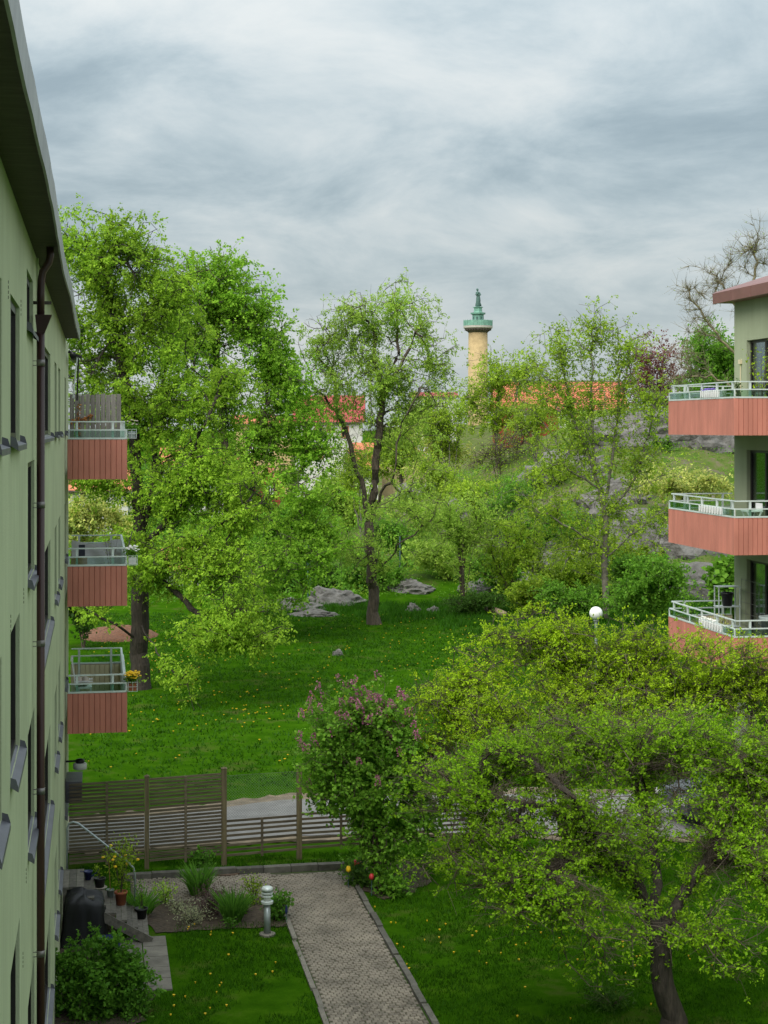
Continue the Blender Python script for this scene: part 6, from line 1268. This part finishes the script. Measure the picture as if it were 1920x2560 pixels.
# ------------------------------------------------------------------ two people sitting on the rock
def person(label, px_, d, z, top, seed, hair):
    V = [(0, 0, .12), (0, .04, .34), (0, .03, .54), (0, .0, .62), (0, -.02, .76), (.17, .02, .52), (.24, -.06, .28), (.16, -.26, .20), (-.17, .02, .52), (-.24, -.06, .28), (-.16, -.26, .20), (.10, -.06, .10), (.13, -.42, .24), (.13, -.60, -.08), (.13, -.74, -.10), (-.10, -.06, .10), (-.13, -.42, .26), (-.13, -.58, -.08), (-.13, -.72, -.10), (0, -.01, .86)]
    E_ = [(0, 1), (1, 2), (2, 3), (3, 4), (4, 19), (2, 5), (5, 6), (6, 7), (2, 8), (8, 9), (9, 10), (0, 11), (11, 12), (12, 13), (13, 14), (0, 15), (15, 16), (16, 17), (17, 18)]
    rad = [.15, .14, .15, .055, .10, .065, .05, .035, .065, .05, .035, .10, .075, .05, .045, .10, .075, .05, .045, .085]
    o = thing('person', label, 'person', 'people on the rock', (0, 0, 0)); me = bpy.data.meshes.new('body'); me.from_pydata(V, E_, []); b = link('body', me, None)
    b.modifiers.new('skin', 'SKIN'); b.modifiers.new('sub', 'SUBSURF').levels = 1
    for i, sv in enumerate(me.skin_vertices[0].data): sv.radius = (rad[i], rad[i]); sv.use_root = i == 0
    dg_ = bpy.context.evaluated_depsgraph_get(); em = bpy.data.meshes.new_from_object(b.evaluated_get(dg_)); bpy.data.objects.remove(b)
    em.materials.clear()
    for m in (top, 'cloth_black', 'skin'): em.materials.append(M[m])
    for p in em.polygons:
        c = p.center; p.use_smooth = True; p.material_index = 2 if c.z > .60 or (abs(c.x) > .13 and c.y < -.15 and .12 < c.z < .32 and abs(c.x) > .2) else (1 if c.z < .18 or c.y < -.2 else 0)
    b = link('body', em, o); mb = MB(); mb.lathe([(.10, -.06), (.115, .02), (.09, .09), (.03, .12)], (0, .025, .80), 12); mb.obj('hair', M[hair], o, True)
    p = onhill(px_, d); o.location = (p.x, p.y, z); o.rotation_euler = (0, 0, -PHI + seed)
rk = zd(1213, 144)
person('person in white top sitting on the rock, the left one', 1080, 143.3, rk - .05, 'cloth_white', .3, 'cloth_black'); person('person in white top sitting on the rock, the right one', 1092, 143.3, rk - .05, 'cloth_white', -.2, 'oak')

# ------------------------------------------------------------------ car parked on the lane
car = thing('parked_car', 'dark grey car parked on the lane behind the crooked tree', 'car'); cp = gnd(1905, 2072); 
side = [(-2.1, .35), (-2.15, .62), (-2.05, .82), (-1.25, .93), (-.55, 1.38), (.9, 1.42), (1.75, 1.0), (2.1, .92), (2.15, .5), (2.05, .32)]; vs_ = []
for y_, sc in ((-.85, 1), (-.72, 1.0), (.72, 1.0), (.85, 1)):
    for (a, z) in side: vs_.append((a, y_ * (1 - max(0, z - .9) * .42), z + (.0 if abs(y_) > .8 else .03)))
n = len(side); mb = MB().add(vs_, [(i * n + k, (i + 1) * n + k, (i + 1) * n + (k + 1) % n, i * n + (k + 1) % n) for i in range(3) for k in range(n)] + [tuple(range(n)), tuple(3 * n + k for k in range(n))[::-1]])
cb = mb.obj('body', M['carpaint'], car)
for s in (-1, 1):
    yy = s * .80
    for a, b_ in (((-.98, -.48, .9, .15), 0), ((.22, 1.35, .9, .95), 0)):
        x0, x1 = a[0], (-.05 if a[0] < 0 else 1.05); MB().add([(x0, s * .862, .95), (x1, s * .862, .95), (x1 - .05, s * .70, 1.33), (x0 + .42 if a[0] < 0 else x0, s * .70, 1.33)], [(0, 1, 2, 3)]).obj('side_window', M['pane'], car)
    for x_ in (-1.35, 1.3):
        wh = MB().tube([(x_, s * .70, .31), (x_, s * .885, .31)], .31, 20).obj('wheel', M['tyre'], car); MB().tube([(x_, s * .886, .31), (x_, s * .895, .31)], .19, 14).obj('rim', M['galv'], wh)
    MB().box((-2.17, s * .62 - .15, .62), (-2.06, s * .62 + .15, .76)).obj('headlight', M['opal'], car); MB().box((2.07, s * .65 - .13, .70), (2.17, s * .65 + .13, .86)).obj('tail_light', M['redpetal'], car)
MB().add([(-1.22, -.68, .985), (-1.22, .68, .985), (-.60, .56, 1.40), (-.60, -.56, 1.40)], [(0, 1, 2, 3)]).obj('windscreen', M['pane'], car); MB().add([(1.72, -.62, 1.06), (1.72, .62, 1.06), (.98, .56, 1.45), (.98, -.56, 1.45)], [(3, 2, 1, 0)]).obj('rear_window', M['pane'], car)
car.location = (cp.x, cp.y + .9, .045); car.rotation_euler = (0, 0, R(8))
